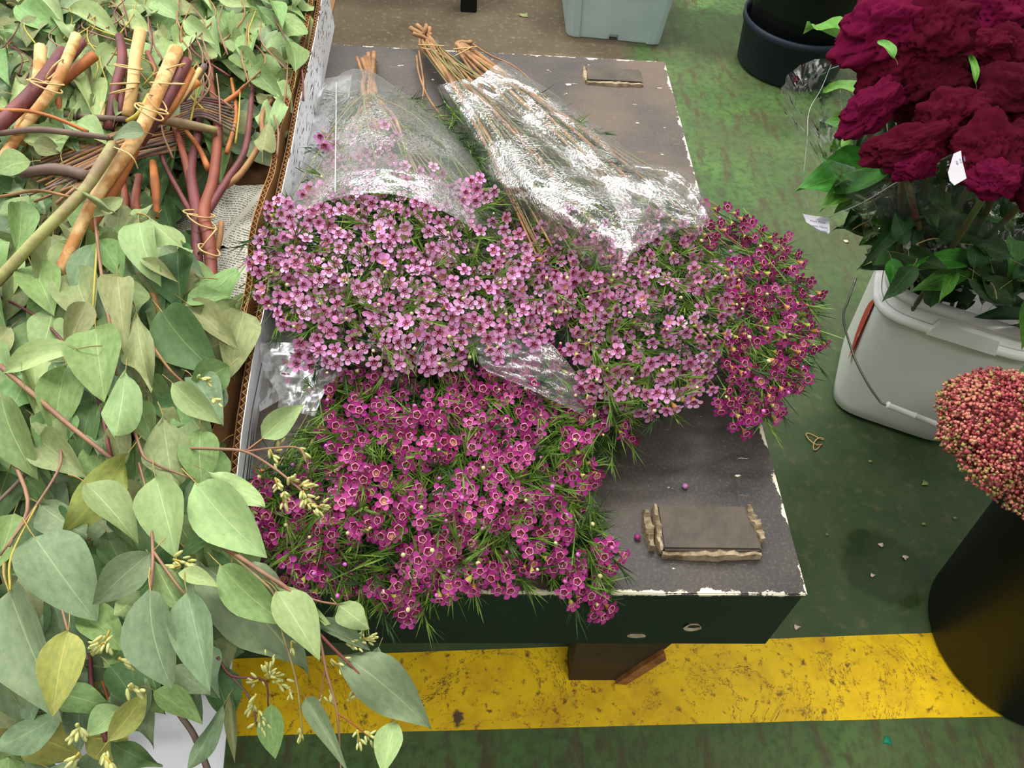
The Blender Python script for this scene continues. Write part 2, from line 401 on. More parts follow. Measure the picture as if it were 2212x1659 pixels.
def cleat(cx, cy, wx, wy, h, worn):
    v, f = box(cx-wx/2, cx+wx/2, cy-wy/2, cy+wy/2, HB, HB+h, .0022); o = mk('cleat_block', v, f, m_block, bench)
    tag(o, label='raised painted block with splintered edges' if worn else 'thin raised painted block')
    bars = [((cx-wx/2-.001, cy-wy/2, HB), (cx-wx/2-.001, cy+wy/2, HB), .005, h*1.02, 3), ((cx-wx/2, cy-wy/2-.002, HB), (cx+wx/2, cy-wy/2-.002, HB), .005, h*.75, 4)]
    if worn: bars += [((cx-wx/2-.009, cy-wy/2+.004, HB), (cx-wx/2-.010, cy+wy/2-.003, HB), .007, h*.8, 5), ((cx+wx/2+.003, cy-wy/2+.012, HB), (cx+wx/2-.005, cy+wy/2, HB), .008, h*1.25, 6)]
    for a, b_, ww, hh, sd in bars:
        v, f = wobble_bar(a, b_, ww, hh, sd); mk('splinter_strip', v, f, m_split, o)
cleat(-.088, .0655, .098, .050, .012, True)
cleat(-.094, .901, .092, .040, .006, False)
# knot hole and a chip on the apron
def disc_on_front(x, z, r, m, name, sx=1.3, lab=None, hole=0):
    V = []; n = 20
    for k in range(n):
        a = 2*math.pi*k/n; q = 1+.2*mnoise.noise((math.cos(a)*2+x*50, math.sin(a)*2, 3)); V.append((x+r*sx*q*math.cos(a), -.0004, z+r*q*math.sin(a)))
    if not hole: o = mk(name, V+[(a, .0015, c) for a, b_, c in V], [tuple(range(n))]+[(k, n+k, n+(k+1) % n, (k+1) % n) for k in range(n)], m, bench)
    else:
        V2 = [(x+(a-x)*hole+r*.1, -.0004, z+(c-z)*hole+r*.25) for a, b_, c in V]; V3 = [(a, .002, c) for a, b_, c in V2]
        o = mk(name, V+V2+V3, [(k, (k+1) % n, n+(k+1) % n, n+k) for k in range(n)]+[(n+k, n+(k+1) % n, 2*n+(k+1) % n, 2*n+k) for k in range(n)], m, bench)
    if lab: o['label'] = lab
    return o
disc_on_front(-.0935, HB-.078, .0078, mat('pale_chip', (190, 180, 150), (150, 120, 90), .7, 90), 'screw_hole_ring', 1.25, 'pale worn ring round a screw hole', .72)
disc_on_front(-.147, HB-.10, .0035, MATS['pale_chip'], 'paint_chip', 2.6)

# ------------------------------------------------------------------ carton of eucalyptus
def print_material():
    m = bpy.data.materials.new('white_printed_board'); m.use_nodes = True; nt = m.node_tree; L = nt.links.new; b = nt.nodes['Principled BSDF']
    geo = N(nt, 'ShaderNodeNewGeometry'); o = geo.outputs['Position']; sp = N(nt, 'ShaderNodeSeparateXYZ'); L(o, sp.inputs[0])
    def nz(scale, st, det=2):
        mp = N(nt, 'ShaderNodeMapping'); mp.inputs['Scale'].default_value = st; L(o, mp.inputs[0]); n = N(nt, 'ShaderNodeTexNoise', inp={'Scale': scale, 'Detail': float(det)}); L(mp.outputs[0], n.inputs['Vector']); return n.outputs[0]
    def mr(s, a, c): r = N(nt, 'ShaderNodeMapRange', inp={'From Min': a, 'From Max': c}); L(s, r.inputs[0]); return r.outputs[0]
    def mul(a, c): x = N(nt, 'ShaderNodeMath', operation='MULTIPLY'); L(a, x.inputs[0]); L(c, x.inputs[1]); return x.outputs[0]
    def add(a, c): x = N(nt, 'ShaderNodeMath', operation='MAXIMUM'); L(a, x.inputs[0]); L(c, x.inputs[1]); return x.outputs[0]
    dash = mr(nz(1, (1, 60, 230)), .60, .63)
    dash = mul(dash, mul(mr(sp.outputs[1], .50, .53), mr(sp.outputs[2], .398+.012, .415)))
    dash = mul(dash, mr(sp.outputs[1], 1.02, 1.0))
    lines = mul(mr(nz(1, (1, 3, 700)), .52, .56), mul(mr(sp.outputs[2], .427, .424), mr(sp.outputs[1], .19, .16)))
    bar = mul(mul(mr(sp.outputs[2], .434, .433), mr(sp.outputs[2], .4295, .4305)), mr(sp.outputs[1], .26, .25))
    k = add(add(dash, lines), bar)
    x = N(nt, 'ShaderNodeMix', data_type='RGBA'); x.inputs[6].default_value = lin((238, 240, 246)); x.inputs[7].default_value = lin((44, 48, 62)); L(k, x.inputs[0])
    L(x.outputs[2], b.inputs['Base Color']); b.inputs['Roughness'].default_value = .45; return m
m_print = print_material(); m_kraft = mat('kraft_board', (176, 132, 84), (150, 108, 64), .8, 12, .2, 200); m_kraft_in = mat('kraft_board_inside', (124, 88, 52), (104, 72, 40), .85, 9)
m_white = mat('white_board', (236, 238, 244), (222, 226, 234), .5, 6)
carton = thing('carton', 'long white cardboard carton full of eucalyptus, brown corrugated edges showing', 'box', (-.95, .5, HB))
def zr(py): return .49 if py < 400 else .49-.038*min((py-400)/600, 1.3)
OUT = [P(a, b_, zr(b_)) for a, b_ in ((700, -60), (694, 0), (675, 101), (648, 216), (628, 324), (604, 435), (574, 645), (553, 736), (530, 871), (513, 1006), (500, 1120), (488, 1250))]
INN = [P(a, b_, zr(b_)-.002) for a, b_ in ((682, -60), (675, 0), (653, 111), (626, 215), (604, 284), (594, 365), (572, 425), (550, 506), (543, 611), (513, 753), (479, 871), (422, 1033), (390, 1130), (365, 1220))]
OUT = [Vector((-.5565+.0*q.x if i > 1e9 else q.x, q.y, q.z)) for i, q in enumerate(OUT)]
def resample(pts, step):
    q = spline(pts, 16); L = [0]
    for i in range(1, len(q)): L.append(L[-1]+float(np.linalg.norm(q[i]-q[i-1])))
    n = max(2, int(L[-1]/step)); t = np.linspace(0, L[-1], n+1); q = np.array(q)
    return np.stack([np.interp(t, L, q[:, k]) for k in range(3)], 1)
def corr_wall(parent, line, foot, m_out, m_in, thick=.0062, flute=.0085, ragged=.0015):
    """board wall: two liners and the fluted core between them, open at the top edge"""
    T = resample(line, flute/2); n = len(T); d = np.gradient(T, axis=0); d[:, 2] = 0; d /= np.linalg.norm(d, axis=1)[:, None]; s = np.stack([d[:, 1], -d[:, 0], 0*d[:, 0]], 1)
    if s[0][0] < 0: s = -s                       # s points to +x, outwards
    B = foot(T)
    def sheet(off, th, dz, m, name):
        V, Fc = [], []
        for i in range(n):
            r = ragged*mnoise.noise((T[i][1]*40, off*900, 1))
            a = T[i]+s[i]*off+np.array([0, 0, dz+r]); b = B[i]+s[i]*off
            V += [a, a+s[i]*th, b+s[i]*th, b]
        for i in range(n-1):
            p = 4*i; q = p+4
            for k in range(4): Fc.append((p+k, p+(k+1) % 4, q+(k+1) % 4, q+k))
        return mk(name, V, Fc, m, parent)
    sheet(0, .0008, 0, m_out, 'outer_liner'); sheet(-thick, .0008, 0, m_in, 'inner_liner')
    V, Fc = [], []
    for i in range(n):
        off = (-.0006 if i % 2 else -thick+.0014); a = T[i]+s[i]*off+np.array([0, 0, -.0008]); b = a*.7+(B[i]+s[i]*off)*.3
        V += [a-s[i]*.0003, a+s[i]*.0005, b+s[i]*.0005, b-s[i]*.0003]
    for i in range(n-1):
        p = 4*i; q = p+4
        for k in range(4): Fc.append((p+k, p+(k+1) % 4, q+(k+1) % 4, q+k))
    mk('fluted_core', V, Fc, m_kraft, parent)
def foot_out(T):
    B = T.copy(); B[:, 2] = HB+.0005
    B[:, 0] = np.interp(B[:, 1], [-.15, -.05, .18, 1.1], [-.520, -.526, -.5465, -.556]); return B
def foot_in(T):
    B = T.copy(); B[:, 2] = HB+.002; B[:, 0] = np.minimum(B[:, 0], foot_out(T)[:, 0]-.012); return B
corr_wall(carton, OUT, foot_out, m_print, m_kraft_in)
corr_wall(carton, INN, foot_in, m_kraft, m_kraft)
v, f = box(-1.45, -.562, -.05, 1.25, HB+.0005, HB+.004); mk('carton_bottom', v, f, m_kraft_in, carton)
v, f = box(-1.455, -1.449, -.05, 1.25, HB, .49); mk('left_side', v, f, m_white, carton)
v, f = box(-1.45, -.562, 1.25, 1.256, HB, .49); mk('end_side', v, f, m_white, carton)
# front end: white flap folded outwards and down, brown torn edge of the inner flap
def sheet_mesh(pts2, th=.004, n=10):
    """thick quad sheet from four corners in order"""
    a, b_, c, d = [np.array(q) for q in pts2]; V, Fc = [], []
    for i in range(n+1):
        for j in range(n+1):
            u, w_ = i/n, j/n; p = (a*(1-u)+b_*u)*(1-w_)+(d*(1-u)+c*u)*w_; p = p+np.array([0, 0, .004*mnoise.noise((u*3, w_*3, 1))]); V.append(p)
    m_ = len(V); V += [p-np.array([0, 0, th]) for p in V]; k = n+1
    for i in range(n):
        for j in range(n):
            q = i*k+j; Fc.append((q, q+k, q+k+1, q+1)); Fc.append((m_+q, m_+q+1, m_+q+k+1, m_+q+k))
    rim = [i*k for i in range(n+1)]+[n*k+j for j in range(1, n+1)]+[i*k+n for i in range(n-1, -1, -1)]+[j for j in range(n-1, 0, -1)]
    for i in range(len(rim)): a_, b2 = rim[i], rim[(i+1) % len(rim)]; Fc.append((a_, m_+a_, m_+b2, b2))
    return V, Fc
v, f = sheet_mesh([P(508, 1345, .405), P(470, 1790, .30), P(-330, 1850, .30), P(-120, 1420, .405)]); tag(mk('front_flap', v, f, m_white, carton, True), label='white flap folded out over the front')
v, f = sheet_mesh([P(118, 1608, .425), P(120, 1632, .415), P(-160, 1690, .415), P(-160, 1662, .425)], .012, 6); tag(mk('inner_flap', v, f, m_kraft, carton), label='brown torn edge at the front')
# newspaper lining
def paper_material():
    m = bpy.data.materials.new('newsprint'); m.use_nodes = True; nt = m.node_tree; L = nt.links.new; b = nt.nodes['Principled BSDF']
    tc = N(nt, 'ShaderNodeTexCoord'); o = tc.outputs['Object']; mp = N(nt, 'ShaderNodeMapping'); mp.inputs['Rotation'].default_value = (0, 0, .35); L(o, mp.inputs[0]); sp = N(nt, 'ShaderNodeSeparateXYZ'); L(mp.outputs[0], sp.inputs[0])
    def wave(s, k, a, c):
        x = N(nt, 'ShaderNodeMath', operation='MULTIPLY', inp={1: k}); L(s, x.inputs[0]); y = N(nt, 'ShaderNodeMath', operation='FRACT'); L(x.outputs[0], y.inputs[0])
        r = N(nt, 'ShaderNodeMapRange', inp={'From Min': a, 'From Max': c}); L(y.outputs[0], r.inputs[0]); return r.outputs[0]
    rows = wave(sp.outputs[1], 260, .5, .55)
    mp2 = N(nt, 'ShaderNodeMapping'); mp2.inputs['Scale'].default_value = (500, 260, 1); L(mp.outputs[0], mp2.inputs[0])
    nz = N(nt, 'ShaderNodeTexNoise', inp={'Scale': 1.0}); L(mp2.outputs[0], nz.inputs[0]); r = N(nt, 'ShaderNodeMapRange', inp={'From Min': .44, 'From Max': .5}); L(nz.outputs[0], r.inputs[0])
    cols = wave(sp.outputs[0], 22, .12, .14)
    a = N(nt, 'ShaderNodeMath', operation='MULTIPLY'); L(rows, a.inputs[0]); L(r.outputs[0], a.inputs[1]); c = N(nt, 'ShaderNodeMath', operation='MULTIPLY'); L(a.outputs[0], c.inputs[0]); L(cols, c.inputs[1])
    x = N(nt, 'ShaderNodeMix', data_type='RGBA'); x.inputs[6].default_value = lin((205, 204, 190)); x.inputs[7].default_value = lin((104, 106, 100)); L(c.outputs[0], x.inputs[0]); L(x.outputs[2], b.inputs['Base Color']); b.inputs['Roughness'].default_value = .9
    return m
def newspaper(corners, seed, label):
    r = random.Random(seed); cs = [P(a, b_, z) for a, b_, z in corners]; c0 = sum(cs, Vector())/4
    n = 14; V, Fc = [], []
    for i in range(n+1):
        for j in range(n+1):
            u, w_ = i/n, j/n; p = (cs[0]*(1-u)+cs[1]*u)*(1-w_)+(cs[3]*(1-u)+cs[2]*u)*w_
            e = .004*mnoise.noise((u*9+seed, w_*9, 0)) if i in (0, n) or j in (0, n) else 0
            V.append(p+Vector((e, e, .006*mnoise.noise((u*3+seed, w_*3, 2)))))
    for i in range(n):
        for j in range(n): q = i*(n+1)+j; Fc.append((q, q+1, q+n+2, q+n+1))
    o = mk('newspaper_sheet', V, Fc, M_NEWS, None, True, org=c0); tag(o, label, 'newspaper', 'newspaper lining the carton'); return o
M_NEWS = paper_material()
newspaper([(470, 400, .422), (590, 400, .425), (575, 520, .425), (440, 540, .42)], 3, 'printed newspaper sheet in the carton beside the red stems')
newspaper([(300, 380, .412), (480, 390, .412), (470, 720, .412), (290, 640, .412)], 5, 'newspaper sheet lying under the red stems')
newspaper([(440, 540, .418), (560, 530, .42), (520, 740, .42), (420, 700, .418)], 9, 'greyish newspaper sheet below the tied red stem butts')

# ------------------------------------------------------------------ eucalyptus
def leaf_material(name, c1, c2, rib, rough=.55):
    m = mat(name, c1, c2, rough, 9, .25, 120, var=.20, trans=.09, lo=.36, hi=.66, spec=.3)
    nt = m.node_tree; L = nt.links.new; b = nt.nodes['Principled BSDF']; src = b.inputs['Base Color'].links[0].from_socket
    uv = N(nt, 'ShaderNodeUVMap'); sp = N(nt, 'ShaderNodeSeparateXYZ'); L(uv.outputs[0], sp.inputs[0])
    a = N(nt, 'ShaderNodeMath', operation='SUBTRACT', inp={1: .5}); L(sp.outputs[0], a.inputs[0]); a2 = N(nt, 'ShaderNodeMath', operation='ABSOLUTE'); L(a.outputs[0], a2.inputs[0])
    r = N(nt, 'ShaderNodeMapRange', inp={'From Min': .016, 'From Max': .007, 'To Max': .55}); L(a2.outputs[0], r.inputs[0])
    # side veins
    k = N(nt, 'ShaderNodeMath', operation='MULTIPLY', inp={1: 9.0}); L(a2.outputs[0], k.inputs[0]); k2 = N(nt, 'ShaderNodeMath', operation='MULTIPLY', inp={1: 13.0}); L(sp.outputs[1], k2.inputs[0])
    k3 = N(nt, 'ShaderNodeMath', operation='SUBTRACT'); L(k2.outputs[0], k3.inputs[0]); L(k.outputs[0], k3.inputs[1]); k4 = N(nt, 'ShaderNodeMath', operation='FRACT'); L(k3.outputs[0], k4.inputs[0])
    r2 = N(nt, 'ShaderNodeMapRange', inp={'From Min': .10, 'From Max': .0, 'To Max': .10}); L(k4.outputs[0], r2.inputs[0])
    mxx = N(nt, 'ShaderNodeMath', operation='MAXIMUM'); L(r.outputs[0], mxx.inputs[0]); L(r2.outputs[0], mxx.inputs[1])
    x = N(nt, 'ShaderNodeMix', data_type='RGBA'); L(mxx.outputs[0], x.inputs[0]); L(src, x.inputs[6]); x.inputs[7].default_value = lin(rib)
    # small brown specks
    tc = N(nt, 'ShaderNodeTexCoord'); oi = N(nt, 'ShaderNodeObjectInfo'); vadd = N(nt, 'ShaderNodeVectorMath', operation='ADD'); L(tc.outputs['Object'], vadd.inputs[0]); L(oi.outputs['Location'], vadd.inputs[1])
    vo = N(nt, 'ShaderNodeTexNoise', inp={'Scale': 26.0, 'Detail': 2.0}); L(vadd.outputs[0], vo.inputs[0]); r3 = N(nt, 'ShaderNodeMapRange', inp={'From Min': .73, 'From Max': .77, 'To Max': .6}); L(vo.outputs[0], r3.inputs[0])
    y = N(nt, 'ShaderNodeMix', data_type='RGBA'); L(r3.outputs[0], y.inputs[0]); L(x.outputs[2], y.inputs[6]); y.inputs[7].default_value = lin((104, 92, 58))
    L(y.outputs[2], b.inputs['Base Color'])
    for l in list(nt.links):
        if l.to_node.type == 'BSDF_TRANSLUCENT': L(y.outputs[2], l.to_socket); break
    return m
M_LEAF = [leaf_material('eucalyptus_leaf_green', (128, 158, 96), (106, 136, 80), (176, 194, 124)),
          leaf_material('eucalyptus_leaf_pale', (160, 180, 120), (138, 164, 108), (200, 212, 150)),
          leaf_material('eucalyptus_leaf_grey', (132, 152, 114), (112, 134, 98), (170, 182, 134)),
          leaf_material('eucalyptus_leaf_yellow', (164, 166, 84), (136, 148, 78), (206, 200, 110)),
          leaf_material('eucalyptus_leaf_olive', (150, 156, 106), (124, 136, 90), (182, 186, 130)),
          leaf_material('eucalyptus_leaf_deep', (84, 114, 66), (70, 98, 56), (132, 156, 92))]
M_PET = mat('leaf_stalk', (176, 168, 92), (168, 128, 80), .6, 20)
def leaf_mesh(name, tone, shape, bend, fold, wave, seed, notch=0):
    nl, nw = 10, 4; V, Fc, UV = [], [], []
    for i in range(nl+1):
        t = i/nl
        if shape == 0: wd = math.sin(math.pi*t**.72)**.75          # broad ovate
        elif shape == 1: wd = math.sin(math.pi*t**.85)**.95         # elliptic
        elif shape == 2: wd = math.sin(math.pi*t**.6)**1.0*(1-.2*t)  # drawn out tip
        else: wd = math.sin(math.pi*t**.9)**1.3                    # lance
        wd = max(wd, .0)*.5+.004
        for j in range(nw+1):
            u = (j/nw-.5)*2; e = 1+.05*mnoise.noise((t*5+seed, u*2, seed))
            x = u*wd*e; y = t
            if notch and abs(u) < .2 and i == nl: y -= .22
            z = bend*(t-.25)**2*1.1-bend*.1+fold*abs(u)*wd+wave*math.sin(t*7+seed+u*1.5)*abs(u)*.12
            V.append((x+.05*math.sin(seed*3)*math.sin(math.pi*t), y, z)); UV.append((j/nw, t))
    for i in range(nl):
        for j in range(nw): q = i*(nw+1)+j; Fc.append((q, q+1, q+nw+2, q+nw+1))
    mi = [0]*len(Fc); n0 = len(V)
    pts = [(0, .05, V[2][2]), (0, -.06, V[2][2]+.004), (.02*math.sin(seed), -.16, V[2][2]-.02), (.05*math.sin(seed), -.28, V[2][2]-.08)]
    v, f = tube(pts, [.010, .012, .014, .016], 4, 2, cap=False); V += v; UV += [(.2, .5)]*len(v); Fc += [[a+n0 for a in q] for q in f]; mi += [1]*len(f)
    return rawmesh(name, V, Fc, [M_LEAF[tone], M_PET if name != 'celosia_leaf' else M_STEM['green']], mi, True, UV)
LEAFS = {}
def get_leaf(tone, shape, k, notch=0):
    key = (tone, shape, k % 4, notch)
    if key not in LEAFS:
        r = random.Random(k*17+shape); LEAFS[key] = leaf_mesh('eucalyptus_leaf', tone, shape, [-.30, .18, -.12, -.5][k % 4], [.25, -.2, .38, .05][k % 4], [.3, .8, .2, 1.0][k % 4], r.uniform(0, 6), notch)
    return LEAFS[key]
def put_leaf(parent, b_, t_, wpx, z, tone, shape=1, k=0, dz=0.0, tilt=None, notch=0):
    B = P(b_[0], b_[1], z); T = P(t_[0], t_[1], z+dz); y = (T-B); ln = y.length; y.normalize()
    tocam = (Vector(CP)-B).normalized(); up = (tocam*.7+Vector((0, 0, .5))+Vector((random.uniform(-.5, .5), random.uniform(-.5, .5), 0))).normalized()
    if tilt: up = (up+Vector(tilt)).normalized()
    x = y.cross(up).normalized(); n = x.cross(y); wd = wpx*pxm(B)
    M = Matrix(((x.x*wd, y.x*ln, n.x*ln, B.x), (x.y*wd, y.y*ln, n.y*ln, B.y), (x.z*wd, y.z*ln, n.z*ln, B.z), (0, 0, 0, 1)))
    o = inst('leaf', get_leaf(tone, shape, k, notch), M, parent); return o
M_STEM = {'tan': mat('stem_tan', (226, 190, 132), (184, 128, 70), .6, 34, .3, 90, lo=.42, hi=.58), 'pale': mat('stem_pale', (222, 200, 138), (198, 150, 92), .6, 18, .3, 60), 'burgundy': mat('stem_burgundy', (124, 66, 66), (92, 50, 54), .55, 22, .3, 60),
          'green': mat('stem_green', (158, 160, 96), (138, 116, 84), .55, 26, lo=.42, hi=.58), 'orange': mat('stem_orange', (196, 124, 62), (150, 84, 46), .6, 22, .3, 60), 'red': mat('stem_red', (158, 86, 60), (112, 60, 52), .55, 12, .2, 60),
          'grey': mat('stem_grey', (124, 106, 92), (98, 78, 72), .7, 25, .3, 60), 'twig': mat('stem_twig', (158, 122, 94), (128, 92, 74), .6, 25), 'yellow': mat('stem_yellow', (184, 172, 70), (160, 140, 60), .6, 12), 'brown': mat('stem_brown', (168, 126, 84), (128, 92, 60), .7, 30, .3, 90)}
M_CUT = mat('cut_wood', (216, 186, 138), (190, 150, 100), .8, 80)
def stem(parent, pts, r, col, name='branch', cut=False, n=8):
    """a branch through points (x, y of the frame, height)"""
    w_ = [P(*p) for p in pts]; v, f = tube([tuple(a) for a in w_], [q*.78 if q > .0065 else (q*.62 if name == 'twig' else q*.7) for q in (r if hasattr(r, '__len__') else [r])*(1 if hasattr(r, '__len__') else 2)], n, 5)
    rr = np.random.default_rng(int(abs(w_[0].x)*9999)); 
    mi = [0]*len(f)
    if cut: mi[-2] = 1
    return mk(name, v, f, [M_STEM[col], M_CUT], parent, True, mi=mi)
M_BAND = mat('rubber_band', (214, 184, 128), (196, 160, 104), .5, 40)
def band(parent, x, y, z, rx, ry, ang, tiltz=.35, r=.0011, seed=0, name='rubber_band'):
    """stretched rubber loop around a bundle at a place of the frame"""
    c = P(x, y, z); k = pxm(c); rr = random.Random(seed); pts = []
    ca, sa = math.cos(ang), math.sin(ang)
    for i in range(28):
        a = 2*math.pi*i/28; u = rx*k*math.cos(a); q = ry*k*math.sin(a); wv = .0012*math.sin(3*a+seed)
        ax = np.array(RT)*ca-np.array(UP)*sa; bx = np.array(FW)*.93+(np.array(RT)*sa+np.array(UP)*ca)*tiltz
        pts.append(tuple(np.array(c)+ax*(u+wv)+bx*q))
    v, f = tube(pts, r, 5, closed=True); return mk(name, v, f, M_BAND, parent, True)
M_BUD = mat('seed_bud', (202, 200, 132), (172, 178, 106), .5, 60)
bud_me = rawmesh('seed_bud', *(lambda vf: ([(a, b_, c*(1.0 if c < 0 else 1.25)) for a, b_, c in vf[0]], vf[1]))(ball(1, .42, .42, 1, 6, 4)), [M_BUD])
def buds(parent, x, y, z, n, spread, dirx, diry, size=.0052):
    """a cluster of seed buds: a short twig with the buds as its own pieces"""
    c = P(x, y, z); k = pxm(c); d = (np.array(RT)*dirx-np.array(UP)*diry); d = d/np.linalg.norm(d)
    a = Vector(np.array(c)-d*spread*k*.9); v, f = tube([tuple(a), tuple(c), tuple(Vector(np.array(c)+d*spread*k*.4))], [.0011, .0008, .0005], 5, 2)
    tw = mk('bud_twig', v, f, M_STEM['yellow'], parent, True)
    for i in range(int(n*1.5)):
        t = random.uniform(-.6, .6); off = np.array([random.gauss(0, 1) for _ in range(3)])*spread*k*.30
        p = Vector(np.array(c)+d*t*spread*k+off); nn_ = Vector(d+off/(spread*k+1e-9)*1.6+np.array([0, 0, .2]))
        s = size*random.uniform(.5, .8); M = Matrix.Translation(p) @ frame_z(nn_) @ Matrix.Scale(s, 4)
        inst('bud', bud_me, M, tw)
    return tw

def EU(label, x, y, z=.41): return thing('eucalyptus_bunch', label, 'eucalyptus', P(x, y, z), 'eucalyptus bunches in the carton')
eA = EU('eucalyptus bunch at the far left, tied burgundy and orange stem butts', 60, 220)
eB = EU('eucalyptus bunch with pale and dark butts, banded twice, between two other tied bunches', 275, 180)
eC = EU('eucalyptus bunch with thick tan stems crossing diagonally down the carton', 300, 300)
eD = EU('eucalyptus bunch with red stems fanning upwards from tied butts by the newspaper', 450, 500)
eE = EU('eucalyptus bunch of broad grey-green leaves spilling over the front of the carton', 250, 1250)
eF = EU('eucalyptus bunch of large rounded leaves in the middle of the carton', 250, 800)
eG = EU('eucalyptus bunch of small leaves at the back of the carton', 400, 30)
sprigH = thing('eucalyptus_sprig', 'eucalyptus sprig with one split leaf and seed buds reaching over the carton rim', 'eucalyptus', P(420, 970, .47))
sprigI = thing('eucalyptus_sprig', 'drooping eucalyptus sprig with thin reddish twigs hanging over the yellow line', 'eucalyptus', P(480, 1180, .47))

# stems of the tied bunches
S = stem
S(eA, [(88, 104, .525), (82, 170, .52), (60, 240, .505), (20, 330, .48)], [.0105, .0095, .009, .008], 'tan', cut=True)
S(eA, [(137, 112, .53), (80, 190, .53), (0, 268, .52), (-60, 330, .50)], [.0105, .0115, .011, .010], 'burgundy', cut=True)
S(eA, [(165, 78, .55), (140, 140, .545), (115, 190, .535), (60, 265, .515), (0, 350, .49)], [.0085, .0085, .008, .0085, .008], 'tan', cut=True)
S(eA, [(204, 120, .53), (165, 150, .525), (130, 180, .52)], [.0085, .0085, .008], 'orange', cut=True)
S(eA, [(180, 90, .525), (150, 125, .52), (115, 160, .52)], [.007, .008, .008], 'burgundy', cut=True)
S(eA, [(126, 195, .51), (127, 235, .50), (128, 250, .49)], [.006, .0055, .005], 'orange')
S(eA, [(78, 235, .50), (50, 300, .49), (45, 340, .47)], [.008, .0075, .006], 'pale')
S(eA, [(0, 290, .50), (-40, 320, .49), (-80, 340, .48)], [.009, .009, .008], 'red')
S(eA, [(0, 238, .53), (60, 240, .53), (120, 255, .525), (190, 285, .515)], [.0032, .003, .003, .0032], 'orange')
band(eA, 118, 150, .548, 26, 22, -.9, seed=1); band(eA, 98, 178, .54, 38, 24, .15, seed=2); band(eA, 100, 186, .54, 36, 26, .45, seed=3)
S(eB, [(303, 70, .545), (292, 130, .54), (286, 190, .53), (275, 250, .51)], [.0105, .010, .0095, .009], 'pale', cut=True)
S(eB, [(258, 78, .53), (264, 130, .525), (250, 190, .515), (236, 280, .49)], [.007, .0085, .0085, .008], 'burgundy', cut=True)
S(eB, [(285, 150, .51), (283, 210, .505), (270, 260, .49)], [.010, .0095, .009], 'brown')
S(eB, [(262, 190, .51), (262, 235, .505), (255, 275, .48)], [.006, .006, .005], 'burgundy')
S(eB, [(318, 112, .50), (335, 150, .495), (345, 190, .48)], [.0045, .005, .005], 'red')
S(eB, [(222, 225, .50), (214, 280, .49), (200, 310, .47)], [.006, .006, .005], 'tan')
band(eB, 277, 145, .542, 30, 24, .2, seed=4); band(eB, 270, 180, .535, 30, 24, -.05, seed=5); band(eB, 266, 196, .53, 26, 22, -.25, seed=6)
S(eC, [(381, 108, .555), (345, 190, .55), (305, 280, .54), (245, 370, .525), (205, 430, .515), (165, 510, .505), (128, 592, .49)], [.0115, .011, .0105, .0095, .009, .0085, .008], 'tan', cut=True)
S(eC, [(404, 132, .545), (375, 185, .54), (345, 240, .535), (300, 310, .51)], [.0085, .0095, .0095, .009], 'burgundy', cut=True)
S(eC, [(415, 150, .535), (385, 210, .53), (345, 262, .525)], [.006, .0065, .007], 'orange', cut=True)
S(eC, [(432, 150, .53), (400, 200, .525), (360, 250, .52)], [.005, .0055, .006], 'pale', cut=True)
S(eC, [(442, 142, .52), (420, 178, .52), (395, 215, .51)], [.006, .006, .006], 'grey', cut=True)
S(eC, [(430, 177, .525), (405, 195, .52), (385, 215, .515)], [.006, .006, .006], 'orange', cut=True)
S(eC, [(322, 205, .545), (300, 245, .54), (275, 262, .53)], [.004, .004, .004], 'yellow')
S(eC, [(246, 313, .545), (215, 362, .54), (190, 400, .535), (150, 445, .53), (80, 515, .52), (-10, 612, .50)], [.0085, .0085, .0075, .008, .0075, .0075], 'green')
S(eC, [(290, 320, .52), (255, 390, .51), (225, 440, .50), (190, 500, .49)], [.0085, .0095, .009, .007], 'orange')
band(eC, 366, 150, .552, 34, 26, -.35, seed=7); band(eC, 362, 180, .552, 34, 24, .05, seed=8); band(eC, 330, 235, .55, 34, 26, .35, seed=9); band(eC, 322, 242, .55, 34, 26, .6, seed=10); band(eC, 340, 222, .55, 22, 22, 1.0, seed=11)
S(eC, [(246, 318, .552), (275, 330, .553), (290, 345, .548), (298, 365, .535)], .0011, 'pale', 'band_end', n=5)
# red fan of the bunch lying the other way round
S(eD, [(458, 618, .455), (452, 520, .465), (440, 460, .47), (462, 380, .475), (470, 260, .48), (455, 160, .475), (475, 20, .47)], [.0085, .0095, .0095, .0085, .0075, .0055, .004], 'red', cut=True)
S(eD, [(430, 600, .45), (425, 520, .458), (425, 460, .465), (412, 370, .47), (425, 300, .47), (440, 200, .47)], [.007, .008, .009, .008, .007, .005], 'burgundy')
S(eD, [(440, 470, .465), (490, 390, .475), (530, 320, .48), (545, 200, .48), (560, 100, .47)], [.007, .0065, .006, .0045, .003], 'burgundy')
S(eD, [(460, 420, .465), (520, 375, .475), (565, 300, .478), (570, 240, .48), (640, 160, .48)], [.006, .0055, .005, .0045, .003], 'brown')
S(eD, [(420, 470, .46), (390, 420, .465), (350, 340, .475), (345, 280, .475)], [.006, .0045, .004, .003], 'burgundy')
S(eD, [(418, 430, .46), (398, 340, .475), (370, 260, .48), (330, 210, .47)], [.007, .0065, .005, .004], 'red')
S(eD, [(450, 365, .47), (430, 320, .475), (400, 280, .48)], [.006, .0045, .004], 'orange')
S(eD, [(490, 330, .478), (510, 250, .48), (500, 170, .48)], [.0045, .004, .003], 'orange')
S(eD, [(480, 225, .485), (515, 200, .487), (530, 185, .487)], [.0045, .0045, .004], 'orange')
S(eD, [(440, 590, .44), (470, 530, .45), (478, 480, .455)], [.006, .006, .005], 'brown')
band(eD, 430, 462, .475, 32, 26, .25, seed=12); band(eD, 436, 478, .475, 30, 26, .55, seed=13); band(eD, 448, 520, .47, 30, 24, -.9, seed=14); band(eD, 452, 540, .468, 24, 24, .5, seed=15)
